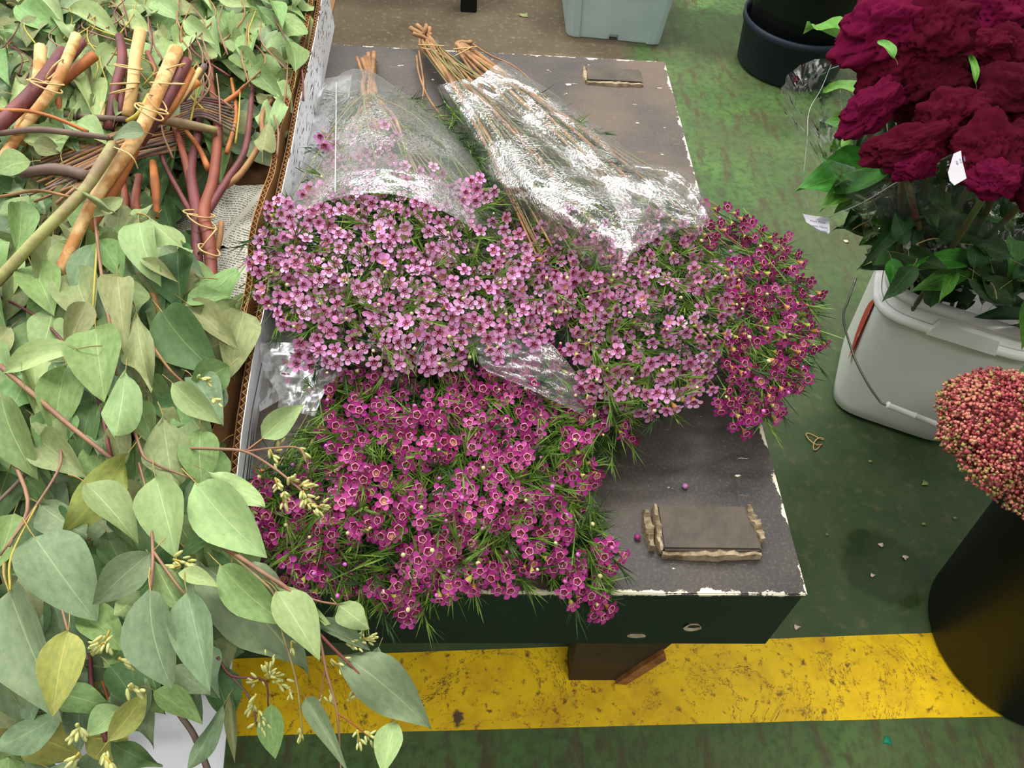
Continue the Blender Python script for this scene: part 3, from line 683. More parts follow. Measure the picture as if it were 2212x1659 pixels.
# stems lying across
for q in ([(140, 250, .50), (220, 255, .50), (350, 262, .495), (480, 280, .47)], [(0, 288, .515), (80, 280, .518), (160, 288, .515), (235, 298, .51)]): S(eC, q, [.005, .0055, .005, .0045], 'grey')
S(eC, [(350, 258, .50), (400, 268, .50), (470, 282, .49)], [.008, .008, .006], 'green')
for i in range(16):
    y0 = 285+i*9; S(eC, [(random.uniform(60, 120), y0+60-i*2, .485), (random.uniform(170, 200), y0+22-i*3, .49), (random.uniform(270, 310), y0-12-i*4, .49), (400, y0-40-i*4, .47)], [.0022, .0032, .0035, .0025], random.choice(['grey', 'brown', 'twig', 'brown']), 'twig')
for i in range(9):
    y0 = 212+i*5; S(eD, [(390, y0+10, .488), (440, y0, .492), (515, y0+12+i*3, .48)], [.003, .003, .002], random.choice(['grey', 'burgundy', 'brown']), 'twig')
S(eC, [(45, 375, .49), (120, 365, .495), (190, 380, .50)], [.008, .0085, .008], 'grey')
S(eC, [(0, 425, .50), (80, 412, .50), (150, 425, .50)], [.0028, .003, .0025], 'brown', 'twig')
for a in ([(262, 380, .47), (270, 440, .47), (262, 500, .46)], [(300, 380, .48), (292, 440, .48), (305, 480, .47)], [(330, 350, .48), (335, 400, .48), (338, 470, .465)], [(275, 420, .465), (290, 480, .46), (280, 520, .45)]): S(eB, a, [.006, .007, .005], random.choice(['orange', 'red', 'grey']))
# twigs through the leaves
TW = [(eF, [(0, 790, .50), (70, 850, .505), (145, 915, .505), (240, 990, .50)], .0045, 'twig'), (eF, [(205, 470, .51), (215, 560, .515), (228, 650, .515), (245, 750, .515), (252, 810, .51)], .0028, 'twig'),
      (eF, [(212, 500, .51), (205, 600, .51), (200, 680, .505)], .0022, 'yellow'), (eF, [(260, 810, .50), (300, 960, .505), (330, 1000, .505), (420, 1035, .50)], .0022, 'twig'), (eF, [(292, 690, .50), (360, 790, .50), (400, 830, .495)], .0024, 'brown'),
      (eF, [(310, 590, .47), (340, 660, .475), (350, 740, .46)], .006, 'brown'), (eF, [(168, 755, .508), (215, 740, .51), (228, 700, .512)], .0016, 'twig'), (eF, [(240, 990, .49), (200, 830, .49), (100, 700, .48), (0, 640, .47)], .003, 'burgundy'),
      (eE, [(0, 940, .48), (60, 1080, .495), (20, 1180, .50)], .003, 'twig'), (eE, [(130, 960, .49), (128, 1010, .495), (80, 1090, .50), (0, 1200, .50)], .0022, 'twig'), (eE, [(22, 1275, .51), (25, 1200, .508), (80, 1090, .50)], .0018, 'yellow'),
      (eE, [(325, 1275, .52), (330, 1190, .515), (320, 1080, .505), (300, 1000, .50)], .0022, 'twig'), (eE, [(330, 1190, .515), (380, 1260, .515), (405, 1290, .51)], .0020, 'twig'), (eE, [(147, 1365, .51), (135, 1320, .505), (120, 1250, .49)], .0016, 'twig'),
      (eE, [(230, 1600, .46), (200, 1500, .46), (190, 1400, .47), (150, 1300, .48)], .0035, 'burgundy'), (eE, [(280, 1659, .43), (250, 1560, .445), (220, 1470, .455)], .0025, 'orange'), (eE, [(455, 1680, .42), (420, 1590, .44), (380, 1530, .455), (330, 1430, .47)], .0042, 'grey'),
      (eE, [(240, 1120, .46), (300, 1230, .47), (280, 1330, .46)], .003, 'burgundy'), (eF, [(100, 980, .48), (20, 1060, .48), (-20, 1100, .48)], .003, 'grey')]
for p, q, r_, c in TW: S(p, q, [r_, r_*.9, r_*.7], c, 'twig', n=6)
# leaves that can be told apart in the photograph: (bunch, base, tip, width, height, tone, shape, variant)
HL = [
 (eE, (425, 1045), (562, 1197), 118, .505, 1, 1, 0), (eE, (450, 1020), (580, 1101), 56, .515, 1, 1, 1), (eE, (336, 1030), (378, 1203), 98, .51, 1, 1, 2), (eE, (183, 1045), (302, 1157), 84, .515, 1, 1, 0), (eE, (272, 984), (136, 1162), 84, .505, 3, 1, 3),
 (eE, (84, 1088), (190, 1165), 88, .49, 2, 0, 1), (eE, (74, 1160), (203, 1328), 138, .51, 2, 0, 0), (eE, (327, 1193), (200, 1307), 84, .515, 2, 1, 0), (eE, (326, 1275), (352, 1484), 124, .525, 2, 1, 0), (eE, (404, 1278), (450, 1492), 86, .52, 2, 1, 2),
 (eE, (334, 1213), (393, 1332), 60, .515, 0, 1, 1), (eE, (384, 1238), (474, 1262), 40, .515, 1, 1, 0), (eE, (462, 1163), (388, 1192), 58, .49, 0, 1, 0), (eE, (478, 1222), (606, 1348), 88, .50, 0, 1, 0), (eE, (436, 1220), (650, 1425), 150, .48, 2, 1, 3),
 (sprigI, (597, 1278), (693, 1412), 88, .505, 1, 1, 0), (sprigI, (598, 1264), (714, 1348), 30, .50, 0, 3, 1), (sprigI, (730, 1306), (800, 1362), 66, .50, 1, 2, 1), (sprigI, (676, 1342), (800, 1402), 40, .49, 2, 1, 2), (sprigI, (735, 1412), (928, 1566), 104, .48, 2, 1, 3),
 (sprigI, (818, 1398), (786, 1475), 42, .475, 2, 1, 1), (sprigI, (660, 1508), (752, 1668), 44, .47, 2, 2, 2), (sprigI, (852, 1558), (826, 1672), 60, .46, 1, 1, 2), (sprigI, (586, 1522), (592, 1637), 57, .45, 0, 1, 0), (sprigI, (498, 1485), (503, 1647), 26, .45, 4, 3, 0),
 (eE, (482, 1525), (408, 1668), 46, .46, 2, 1, 1), (eE, (147, 1363), (115, 1537), 90, .52, 3, 1, 0), (eE, (22, 1278), (125, 1566), 160, .50, 2, 2, 2), (eE, (-6, 1425), (66, 1560), 110, .475, 2, 1, 0), (eE, (134, 1538), (-10, 1625), 86, .47, 2, 1, 1),
 (eE, (233, 1602), (319, 1493), 60, .49, 3, 1, 0), (eE, (262, 1528), (185, 1590), 66, .475, 1, 1, 2), (eE, (332, 1492), (437, 1554), 58, .48, 0, 1, 0), (eE, (238, 1603), (352, 1664), 56, .46, 5, 1, 1), (eE, (236, 1438), (300, 1525), 78, .48, 5, 1, 2), (eE, (368, 1436), (457, 1505), 60, .48, 2, 1, 1),
 (eE, (304, 1278), (246, 1332), 52, .50, 1, 1, 1), (eE, (178, 1318), (268, 1402), 76, .485, 0, 0, 2), (eE, (455, 1440), (500, 1560), 80, .455, 5, 1, 2), (eE, (160, 1180), (20, 1240), 90, .47, 0, 1, 0), (eE, (30, 1110), (-10, 1230), 80, .47, 0, 1, 2), (eE, (300, 1340), (230, 1450), 80, .47, 0, 1, 1),
 (eE, (380, 1150), (310, 1230), 70, .48, 5, 1, 1), (eE, (30, 1580), (20, 1670), 90, .44, 0, 1, 1), (eE, (230, 1150), (280, 1250), 70, .47, 5, 1, 0),
 (eF, (168, 755), (-6, 795), 68, .52, 1, 1, 0), (eF, (207, 710), (222, 862), 112, .512, 0, 0, 2), (eF, (271, 803), (250, 957), 80, .525, 1, 1, 1), (eF, (143, 792), (118, 934), 90, .50, 0, 1, 0), (eF, (187, 652), (142, 752), 58, .51, 4, 1, 2), (eF, (254, 598), (262, 748), 76, .51, 4, 2, 0),
 (eF, (262, 606), (306, 690), 64, .50, 1, 0, 1), (eF, (294, 676), (322, 864), 60, .512, 4, 1, 1), (eF, (350, 672), (454, 800), 118, .49, 5, 1, 0), (eF, (302, 482), (330, 600), 78, .52, 1, 0, 0), (eF, (300, 560), (384, 607), 30, .515, 4, 3, 2), (eF, (323, 472), (414, 558), 56, .525, 1, 1, 1),
 (eF, (385, 542), (386, 660), 108, .49, 5, 0, 2), (eF, (402, 656), (500, 634), 52, .50, 0, 2, 0), (eF, (402, 655), (512, 748), 62, .495, 4, 1, 2), (eF, (374, 828), (470, 912), 58, .51, 1, 1, 0), (eF, (352, 903), (374, 1068), 98, .505, 4, 1, 1), (eF, (4, 858), (62, 1024), 88, .50, 0, 1, 0),
 (eF, (75, 902), (165, 985), 66, .49, 1, 1, 3), (eF, (420, 788), (482, 856), 64, .48, 5, 1, 1), (eF, (200, 866), (170, 1005), 62, .485, 5, 1, 0), (eF, (215, 520), (265, 600), 60, .50, 0, 1, 2), (eF, (205, 530), (160, 640), 60, .495, 2, 1, 0), (eF, (120, 540), (90, 660), 70, .48, 4, 1, 1),
 (eF, (325, 880), (440, 890), 62, .47, 5, 1, 0), (eF, (300, 870), (330, 960), 60, .48, 0, 1, 2), (eF, (440, 800), (470, 900), 60, .47, 2, 1, 1), (eF, (40, 800), (60, 880), 50, .47, 0, 1, 1), (eF, (130, 640), (60, 700), 70, .47, 0, 1, 0), (eF, (330, 620), (330, 720), 60, .47, 5, 1, 0), (eF, (460, 740), (500, 830), 60, .46, 5, 1, 0),
 (eF, (175, 560), (120, 640), 74, .48, 0, 1, 3), (eF, (60, 560), (20, 680), 76, .47, 4, 1, 0), (eF, (30, 650), (-10, 740), 70, .46, 0, 1, 1), (eF, (240, 900), (210, 990), 70, .48, 2, 1, 1), (eF, (390, 880), (430, 960), 70, .47, 0, 0, 1),
 (sprigH, (566, 948), (663, 868), 62, .512, 1, 2, 0),
 (eC, (66, 350), (-10, 366), 88, .535, 0, 1, 0), (eC, (313, 288), (238, 292), 48, .56, 2, 0, 0), (eC, (150, 395), (262, 470), 14, .54, 4, 3, 1), (eC, (45, 440), (40, 540), 60, .49, 0, 1, 2), (eC, (250, 430), (200, 470), 60, .48, 4, 1, 0), (eC, (90, 420), (0, 470), 66, .475, 1, 1, 1), (eC, (170, 410), (130, 520), 80, .47, 4, 0, 2), (eC, (200, 470), (270, 420), 34, .52, 4, 1, 0),
 (eC, (280, 465), (330, 445), 26, .52, 1, 1, 1), (eC, (45, 540), (10, 600), 60, .47, 0, 1, 0), (eC, (70, 470), (60, 560), 50, .48, 4, 1, 1),
 (eG, (38, 14), (137, 72), 66, .51, 0, 1, 0), (eG, (-8, 62), (115, 66), 56, .50, 0, 1, 1), (eG, (148, 22), (254, 70), 56, .505, 1, 1, 2), (eG, (240, 6), (338, 16), 62, .50, 1, 1, 1), (eG, (252, 108), (192, 196), 62, .50, 1, 2, 0), (eG, (262, 36), (318, 60), 46, .50, 1, 0, 0), (eG, (400, 44), (458, 88), 40, .505, 1, 1, 0),
 (eG, (638, 156), (628, 72), 52, .505, 0, 0, 0), (eG, (598, 28), (662, 86), 50, .505, 0, 1, 1), (eG, (505, 115), (562, 160), 50, .495, 0, 1, 2), (eG, (572, 110), (620, 160), 46, .495, 4, 1, 0), (eG, (560, 165), (610, 190), 44, .48, 0, 0, 1), (eG, (30, 85), (110, 100), 54, .49, 4, 1, 0), (eG, (0, 115), (60, 160), 60, .48, 1, 1, 1),
 (eG, (330, 0), (390, 40), 56, .505, 1, 1, 2), (eG, (470, -8), (540, 10), 40, .505, 1, 1, 0), (eG, (340, 60), (400, 80), 50, .49, 0, 1, 2), (eG, (125, 100), (175, 130), 50, .48, 0, 1, 2), (eG, (165, 135), (140, 215), 60, .475, 0, 1, 0), (eG, (600, 240), (618, 300), 50, .465, 2, 0, 1), (eG, (560, 300), (610, 345), 50, .455, 0, 1, 0),
 (eG, (0, 165), (10, 215), 50, .48, 1, 1, 0), (eG, (300, 230), (350, 170), 40, .47, 0, 1, 0), (eG, (420, 100), (470, 130), 44, .49, 1, 1, 1), (eG, (190, 90), (240, 130), 50, .48, 0, 1, 0), (eG, (600, 60), (560, 20), 44, .49, 0, 1, 1), (eG, (530, 60), (580, 100), 44, .485, 4, 1, 2), (eD, (390, 300), (330, 420), 66, .455, 5, 1, 0), (eD, (320, 330), (300, 420), 60, .45, 5, 1, 1), (eD, (350, 430), (380, 540), 80, .44, 5, 1, 2), (eD, (430, 180), (400, 250), 50, .46, 0, 1, 2), (eD, (640, 200), (600, 260), 44, .47, 4, 1, 1)]
for i, (p, b_, t_, w_, z, tone, sh, k) in enumerate(HL): put_leaf(p, b_, t_, w_, z, tone, sh, k, dz=random.uniform(-.008, .004), notch=1 if p is sprigH else 0)
# leaves filling the heap in between and below
def fill(parent, poly, dmin, z0, z1, ang, spread, size, tones, seed, n=400):
    r = random.Random(seed); pts = scatter(poly, dmin, n, seed=seed)
    for x, y in pts:
        a = ang+r.gauss(0, spread); ln = r.uniform(*size); z = r.uniform(z0, z1)
        dx, dy = math.cos(a)*ln/2, math.sin(a)*ln/2
        put_leaf(parent, (x-dx, y-dy), (x+dx, y+dy), ln*r.uniform(.5, .85), z, r.choice(tones), r.choice([0, 1, 1, 2]), r.randrange(4), dz=r.uniform(-.012, .006), tilt=(r.uniform(-.5, .5), r.uniform(-.5, .5), 0))
PG = [(-60, -60), (690, -60), (655, 60), (620, 200), (560, 330), (560, 120), (430, 90), (330, 240), (200, 330), (-60, 330)]
fill(eG, PG, 27, .475, .505, .5, 1.6, (56, 90), [0, 1, 0, 4, 1, 2], 21, 200)
fill(eD, [(430, 60), (660, 60), (600, 330), (540, 340), (480, 250), (380, 280), (360, 160)], 42, .435, .465, 1.9, 1.2, (55, 85), [0, 5, 4, 2, 1], 22, 60)
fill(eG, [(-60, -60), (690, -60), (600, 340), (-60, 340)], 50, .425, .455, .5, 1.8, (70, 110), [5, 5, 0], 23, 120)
fill(eC, [(-60, 370), (200, 380), (300, 420), (310, 500), (120, 560), (-60, 640)], 40, .44, .475, 1.9, .7, (80, 130), [0, 4, 2, 5], 24, 60)
fill(eA, [(-60, 100), (130, 190), (230, 330), (100, 420), (-60, 420)], 52, .43, .46, 1.6, 1.2, (70, 110), [5, 0, 4], 25, 30)
PF = [(-60, 560), (150, 520), (300, 540), (400, 560), (500, 640), (515, 740), (480, 860), (425, 1020), (-60, 1040)]
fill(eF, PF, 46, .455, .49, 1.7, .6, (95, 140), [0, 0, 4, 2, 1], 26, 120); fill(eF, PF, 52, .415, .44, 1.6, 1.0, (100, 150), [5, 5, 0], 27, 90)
PE = [(-60, 1020), (430, 1020), (480, 1180), (520, 1260), (470, 1380), (440, 1480), (300, 1520), (150, 1540), (-60, 1560)]
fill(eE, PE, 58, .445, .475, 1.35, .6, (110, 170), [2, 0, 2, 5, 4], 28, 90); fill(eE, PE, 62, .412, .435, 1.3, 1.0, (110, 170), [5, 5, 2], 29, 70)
fill(eE, [(-60, 1540), (200, 1520), (330, 1500), (330, 1560), (200, 1690), (-60, 1690)], 60, .43, .46, 1.3, .7, (90, 140), [2, 0, 2, 5, 3], 33, 26)
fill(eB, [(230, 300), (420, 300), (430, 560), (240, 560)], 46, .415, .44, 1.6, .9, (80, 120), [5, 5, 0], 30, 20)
# fine twigs at the back
for i in range(34):
    x = random.uniform(300, 640); y = random.uniform(-20, 240); S(random.choice([eG, eD]), [(x, y, .50), (x+random.uniform(-30, 40), y+50, .505), (x+random.uniform(-40, 60), y+110, .49)], [.0014, .002, .0026], random.choice(['twig', 'yellow', 'burgundy', 'brown', 'twig']), 'twig', n=5)
for i in range(22):
    x = random.uniform(-20, 300); y = random.uniform(-10, 120); S(eG, [(x, y, .508), (x+random.uniform(-40, 50), y+30, .51), (x+random.uniform(-60, 80), y+70, .50)], [.0012, .0015, .002], random.choice(['twig', 'yellow', 'burgundy']), 'twig', n=5)
# the two sprigs
S(sprigH, [(405, 968, .49), (470, 970, .505), (530, 976, .508), (590, 1010, .508), (640, 1050, .505), (685, 1092, .50)], [.0022, .0022, .002, .0019, .0016, .0012], 'twig', 'twig')
S(sprigH, [(530, 976, .508), (590, 968, .51), (645, 968, .51), (662, 1000, .507)], [.002, .0017, .0014, .001], 'twig', 'twig', n=6)
S(sprigH, [(530, 976, .508), (548, 962, .51), (568, 947, .512)], [.002, .0018, .0016], 'red', 'twig', n=6)
for x, y, n_, sp_, dx, dy in ((590, 985, 4, 18, .5, 1), (605, 958, 3, 16, .6, -1), (655, 976, 3, 12, .5, .6), (600, 1050, 5, 22, .3, 1), (612, 1080, 5, 18, 0, 1), (640, 1040, 3, 16, .6, .2), (665, 1045, 7, 22, .7, -.2), (662, 1080, 7, 24, .4, 1), (690, 1095, 9, 24, .9, .3)): buds(sprigH, x, y, .507, n_, sp_, dx, dy)
S(sprigI, [(470, 1172, .49), (560, 1232, .505), (625, 1275, .508), (668, 1325, .505), (690, 1380, .50), (705, 1450, .49), (728, 1540, .475), (737, 1672, .45)], [.0032, .003, .0028, .0024, .002, .0018, .0014, .001], 'twig', 'twig')
S(sprigI, [(480, 1180, .49), (560, 1250, .502), (592, 1285, .50), (605, 1350, .49), (640, 1470, .475), (655, 1600, .455)], [.0028, .0025, .0018, .0014, .0012, .0008], 'green', 'twig', n=6)
S(sprigI, [(600, 1265, .506), (680, 1296, .508), (732, 1306, .503)], [.0016, .0014, .0013], 'twig', 'twig', n=6)
S(sprigI, [(690, 1370, .50), (745, 1425, .49), (800, 1480, .48)], [.0022, .0018, .001], 'red', 'twig', n=6)
S(sprigI, [(728, 1540, .475), (770, 1570, .47), (795, 1590, .465)], [.001, .0009, .0007], 'red', 'twig', n=5)
S(sprigI, [(703, 1440, .49), (695, 1490, .48), (690, 1510, .475)], [.001, .0009, .0007], 'twig', 'twig', n=5)
S(sprigI, [(470, 1420, .47), (500, 1460, .47), (570, 1470, .465), (580, 1530, .45)], [.0022, .0018, .0014, .001], 'burgundy', 'twig', n=6)
S(sprigI, [(495, 1455, .47), (540, 1510, .455), (560, 1590, .44)], [.0018, .0014, .001], 'grey', 'twig', n=6)
for x, y, n_, sp_, dx, dy in ((735, 1440, 6, 26, .8, .6), (760, 1385, 8, 30, 1, .2), (800, 1378, 8, 22, 1, -.2), (770, 1500, 6, 22, .8, -.5), (715, 1505, 4, 18, .2, 1), (690, 1515, 4, 18, -.3, 1), (775, 1595, 6, 22, .2, 1), (800, 1590, 4, 16, .8, .6), (630, 1400, 3, 16, 0, 1), (628, 1500, 3, 14, .2, 1), (650, 1590, 4, 16, .1, 1), (575, 1440, 7, 30, -.2, -1), (595, 1460, 6, 24, 1, .1), (545, 1520, 7, 26, -.4, 1), (560, 1560, 8, 28, 0, 1), (540, 1475, 5, 22, -1, .3), (605, 1480, 5, 16, .8, .5)): buds(sprigI, x, y, .487 if y < 1450 else .465, n_, sp_, dx, dy, .0042)
for p, x, y, n_, sp_, dx, dy in ((eE, 400, 1215, 8, 30, .8, .2), (eE, 375, 1225, 4, 18, -.8, .2), (eE, 225, 1390, 12, 34, -.4, 1), (eE, 205, 1400, 8, 26, -.9, .6), (eE, 270, 1430, 4, 18, .6, .4), (eE, 300, 1490, 7, 28, .9, .4), (eE, 160, 1590, 5, 20, -.5, 1), (eE, 175, 1580, 3, 16, .4, .6), (eE, 240, 1650, 6, 24, .5, .6), (eF, 446, 820, 4, 20, 1, .1), (eF, 470, 865, 3, 14, 1, .3), (eE, 545, 1110, 3, 14, .3, 1), (eE, 160, 1640, 4, 20, -.4, .5)): buds(p, x, y, .505, n_, sp_, dx, dy, .0055)

# ------------------------------------------------------------------ wax flowers
def petal_set(seed, open_=.3, cup=.0026):
    """calyx, five petals and short stalk; unit: metres, looking along +z"""
    r = random.Random(seed); V, Fc, mi = [], [], []
    for k in range(5):
        a = 2*math.pi*k/5+r.uniform(-.08, .08); ca, sa = math.cos(a), math.sin(a); L_ = r.uniform(.92, 1.08); tl = open_+r.uniform(-.15, .15)
        pr = [(.0022, 0), (.0034, .0017), (.0052, .0026), (.0068, .0023), (.0079, .0010)]
        n0 = len(V); row = [(.0022, 0.0)]
        pts = [(.0020, -.0008), (.0020, .0008)]+[(.0054-.0028*math.cos(q_), .0029*math.sin(q_)) for q_ in (.75, 1.45, 2.15, 2.8, 3.48, 4.13, 4.83, 5.53)]
        V.append((ca*.0048*L_, sa*.0048*L_, .0002+tl*.0020))
        for rd, s in pts:
            z = tl*(rd-.002)*.75+.0007+abs(s)*.30
            V.append((ca*rd*L_-sa*s, sa*rd*L_+ca*s, z))
        for j in range(10): Fc.append((n0, n0+1+(j+1) % 10, n0+1+j)); mi.append(0)
    n = 7; n0 = len(V)                                        # calyx funnel and stalk
    for rd, z in ((.0031, .0004), (.0027, -.0026), (.0011, -.0058), (.00045, -.0085), (.00035, -.017)):
        for k in range(n): a = 2*math.pi*k/n; V.append((rd*math.cos(a), rd*math.sin(a), z))
    for i in range(4):
        for k in range(n): Fc.append((n0+i*n+k, n0+i*n+(k+1) % n, n0+(i+1)*n+(k+1) % n, n0+(i+1)*n+k)); mi.append(1 if i < 2 else 2)
    return V, Fc, mi
def cup_set(seed):
    """pale toothed rim, dark bowl, style"""
    V, Fc, mi = [], [], []; n = 10
    for rd, z in ((.0033, .0008), (.0038, .0019), (.0031, .0018), (.0027, .0004)):
        for k in range(n): a = 2*math.pi*k/n; q = 1+(.13 if k % 2 else -.05 if rd > .003 else 0); V.append((rd*q*math.cos(a), rd*q*math.sin(a), z))
    for i in range(3):
        for k in range(n): Fc.append((i*n+k, i*n+(k+1) % n, (i+1)*n+(k+1) % n, (i+1)*n+k)); mi.append(0 if i < 2 else 1)
    Fc.append(tuple(range(3*n, 4*n))); mi.append(1); n0 = len(V)
    V += [(-.0003, 0, .0002), (.0003, 0, .0002), (.0012, .0006, .0034), (.0008, .0009, .0034)]; Fc.append((n0, n0+1, n0+2, n0+3)); mi.append(0)
    return V, Fc, mi
M_GRN = mat('wax_calyx', (170, 176, 62), (148, 150, 60), .5, 200); M_GRN2 = mat('wax_stalk', (142, 152, 70), (120, 120, 60), .6, 100)
M_ORG = mat('wax_calyx_orange', (186, 140, 60), (160, 100, 60), .5, 200)
PETAL = {'light': [mat('petal_light_pink', (238, 170, 222), (222, 146, 204), .45, 160, var=.10, trans=.18), mat('petal_pale_pink', (246, 194, 236), (234, 172, 222), .45, 160, var=.08, trans=.18), mat('petal_dusty_pink', (218, 148, 194), (200, 128, 174), .5, 160, var=.1, trans=.18)],
         'dark': [mat('petal_magenta', (190, 56, 150), (160, 32, 116), .45, 200, var=.12, trans=.18), mat('petal_rosy', (206, 84, 168), (176, 50, 132), .45, 200, var=.10, trans=.18), mat('petal_wine', (158, 34, 112), (130, 24, 88), .5, 200, var=.12, trans=.18)]}
RIM = {'light': mat('cup_rim_pink', (206, 120, 160), (150, 60, 96), .5, 500), 'dark': mat('cup_rim_white', (242, 196, 210), (214, 130, 160), .5, 500)}
CORE = [mat('cup_wine_red', (132, 34, 58), (104, 24, 44), .4, 500), mat('cup_tan', (196, 146, 104), (168, 110, 70), .5, 500)]
FL = {}
for kind in ('light', 'dark'):
    for mi_, pm in enumerate(PETAL[kind]):
        for s in range(3):
            v, f, i_ = petal_set(s+mi_*5, [.05, .35, .85][s]); FL[(kind, mi_, s)] = (rawmesh('wax_flower', v, f, [pm, M_GRN if s != 1 else M_ORG, M_GRN2], i_, True), (np.array(v), f, i_))
    for c in range(2):
        v, f, i_ = cup_set(c); FL[('cup', kind, c)] = (rawmesh('wax_cup', v, f, [RIM[kind], CORE[c]], i_, True), (np.array(v), f, i_))
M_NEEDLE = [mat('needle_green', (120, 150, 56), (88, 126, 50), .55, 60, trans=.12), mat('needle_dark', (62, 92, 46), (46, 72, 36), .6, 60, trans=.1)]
def tuft(seed, n=11, L0=.022):
    r = random.Random(seed); V, Fc = [], []
    for i in range(n):
        a = r.uniform(0, 6.28); t = r.uniform(.15, .8); h = i/n*.018; ln = L0*r.uniform(.6, 1.1)
        d = Vector((math.cos(a)*math.sin(t), math.sin(a)*math.sin(t), math.cos(t))); s = d.cross(Vector((0, 0, 1))).normalized()*.00062; b_ = Vector((0, 0, h)); md = b_+d*ln*.5+Vector((0, 0, .0012)); n0 = len(V)
        V += [b_-s*.7, b_+s*.7, md+s, md-s, b_+d*ln+Vector((0, 0, .004))]; Fc += [(n0, n0+1, n0+2, n0+3), (n0+3, n0+2, n0+4)]
    n0 = len(V); 
    for z in (-.022, .02):
        for k in range(3): a = 2.094*k; V.append(Vector((.0006*math.cos(a), .0006*math.sin(a), z)))
    for k in range(3): Fc.append((n0+k, n0+(k+1) % 3, n0+3+(k+1) % 3, n0+3+k))
    return (np.array([tuple(a) for a in V]), Fc, [0]*len(Fc))
M_WOOD = mat('wax_stem_wood', (176, 132, 90), (140, 100, 66), .7, 60, .3, 120); M_FINE = mat('wax_stem_fine', (122, 128, 70), (134, 112, 72), .6, 30)
TUFT = [tuft(i) for i in range(6)]
M_WBUD = {'light': mat('wax_bud', (206, 204, 140), (196, 160, 150), .4, 90), 'dark': mat('wax_bud_magenta', (206, 110, 190), (180, 70, 150), .4, 90)}
wbud = {k: rawmesh('wax_bud', *ball(.0020, 1, 1, 1.2, 7, 4), [m]) for k, m in M_WBUD.items()}
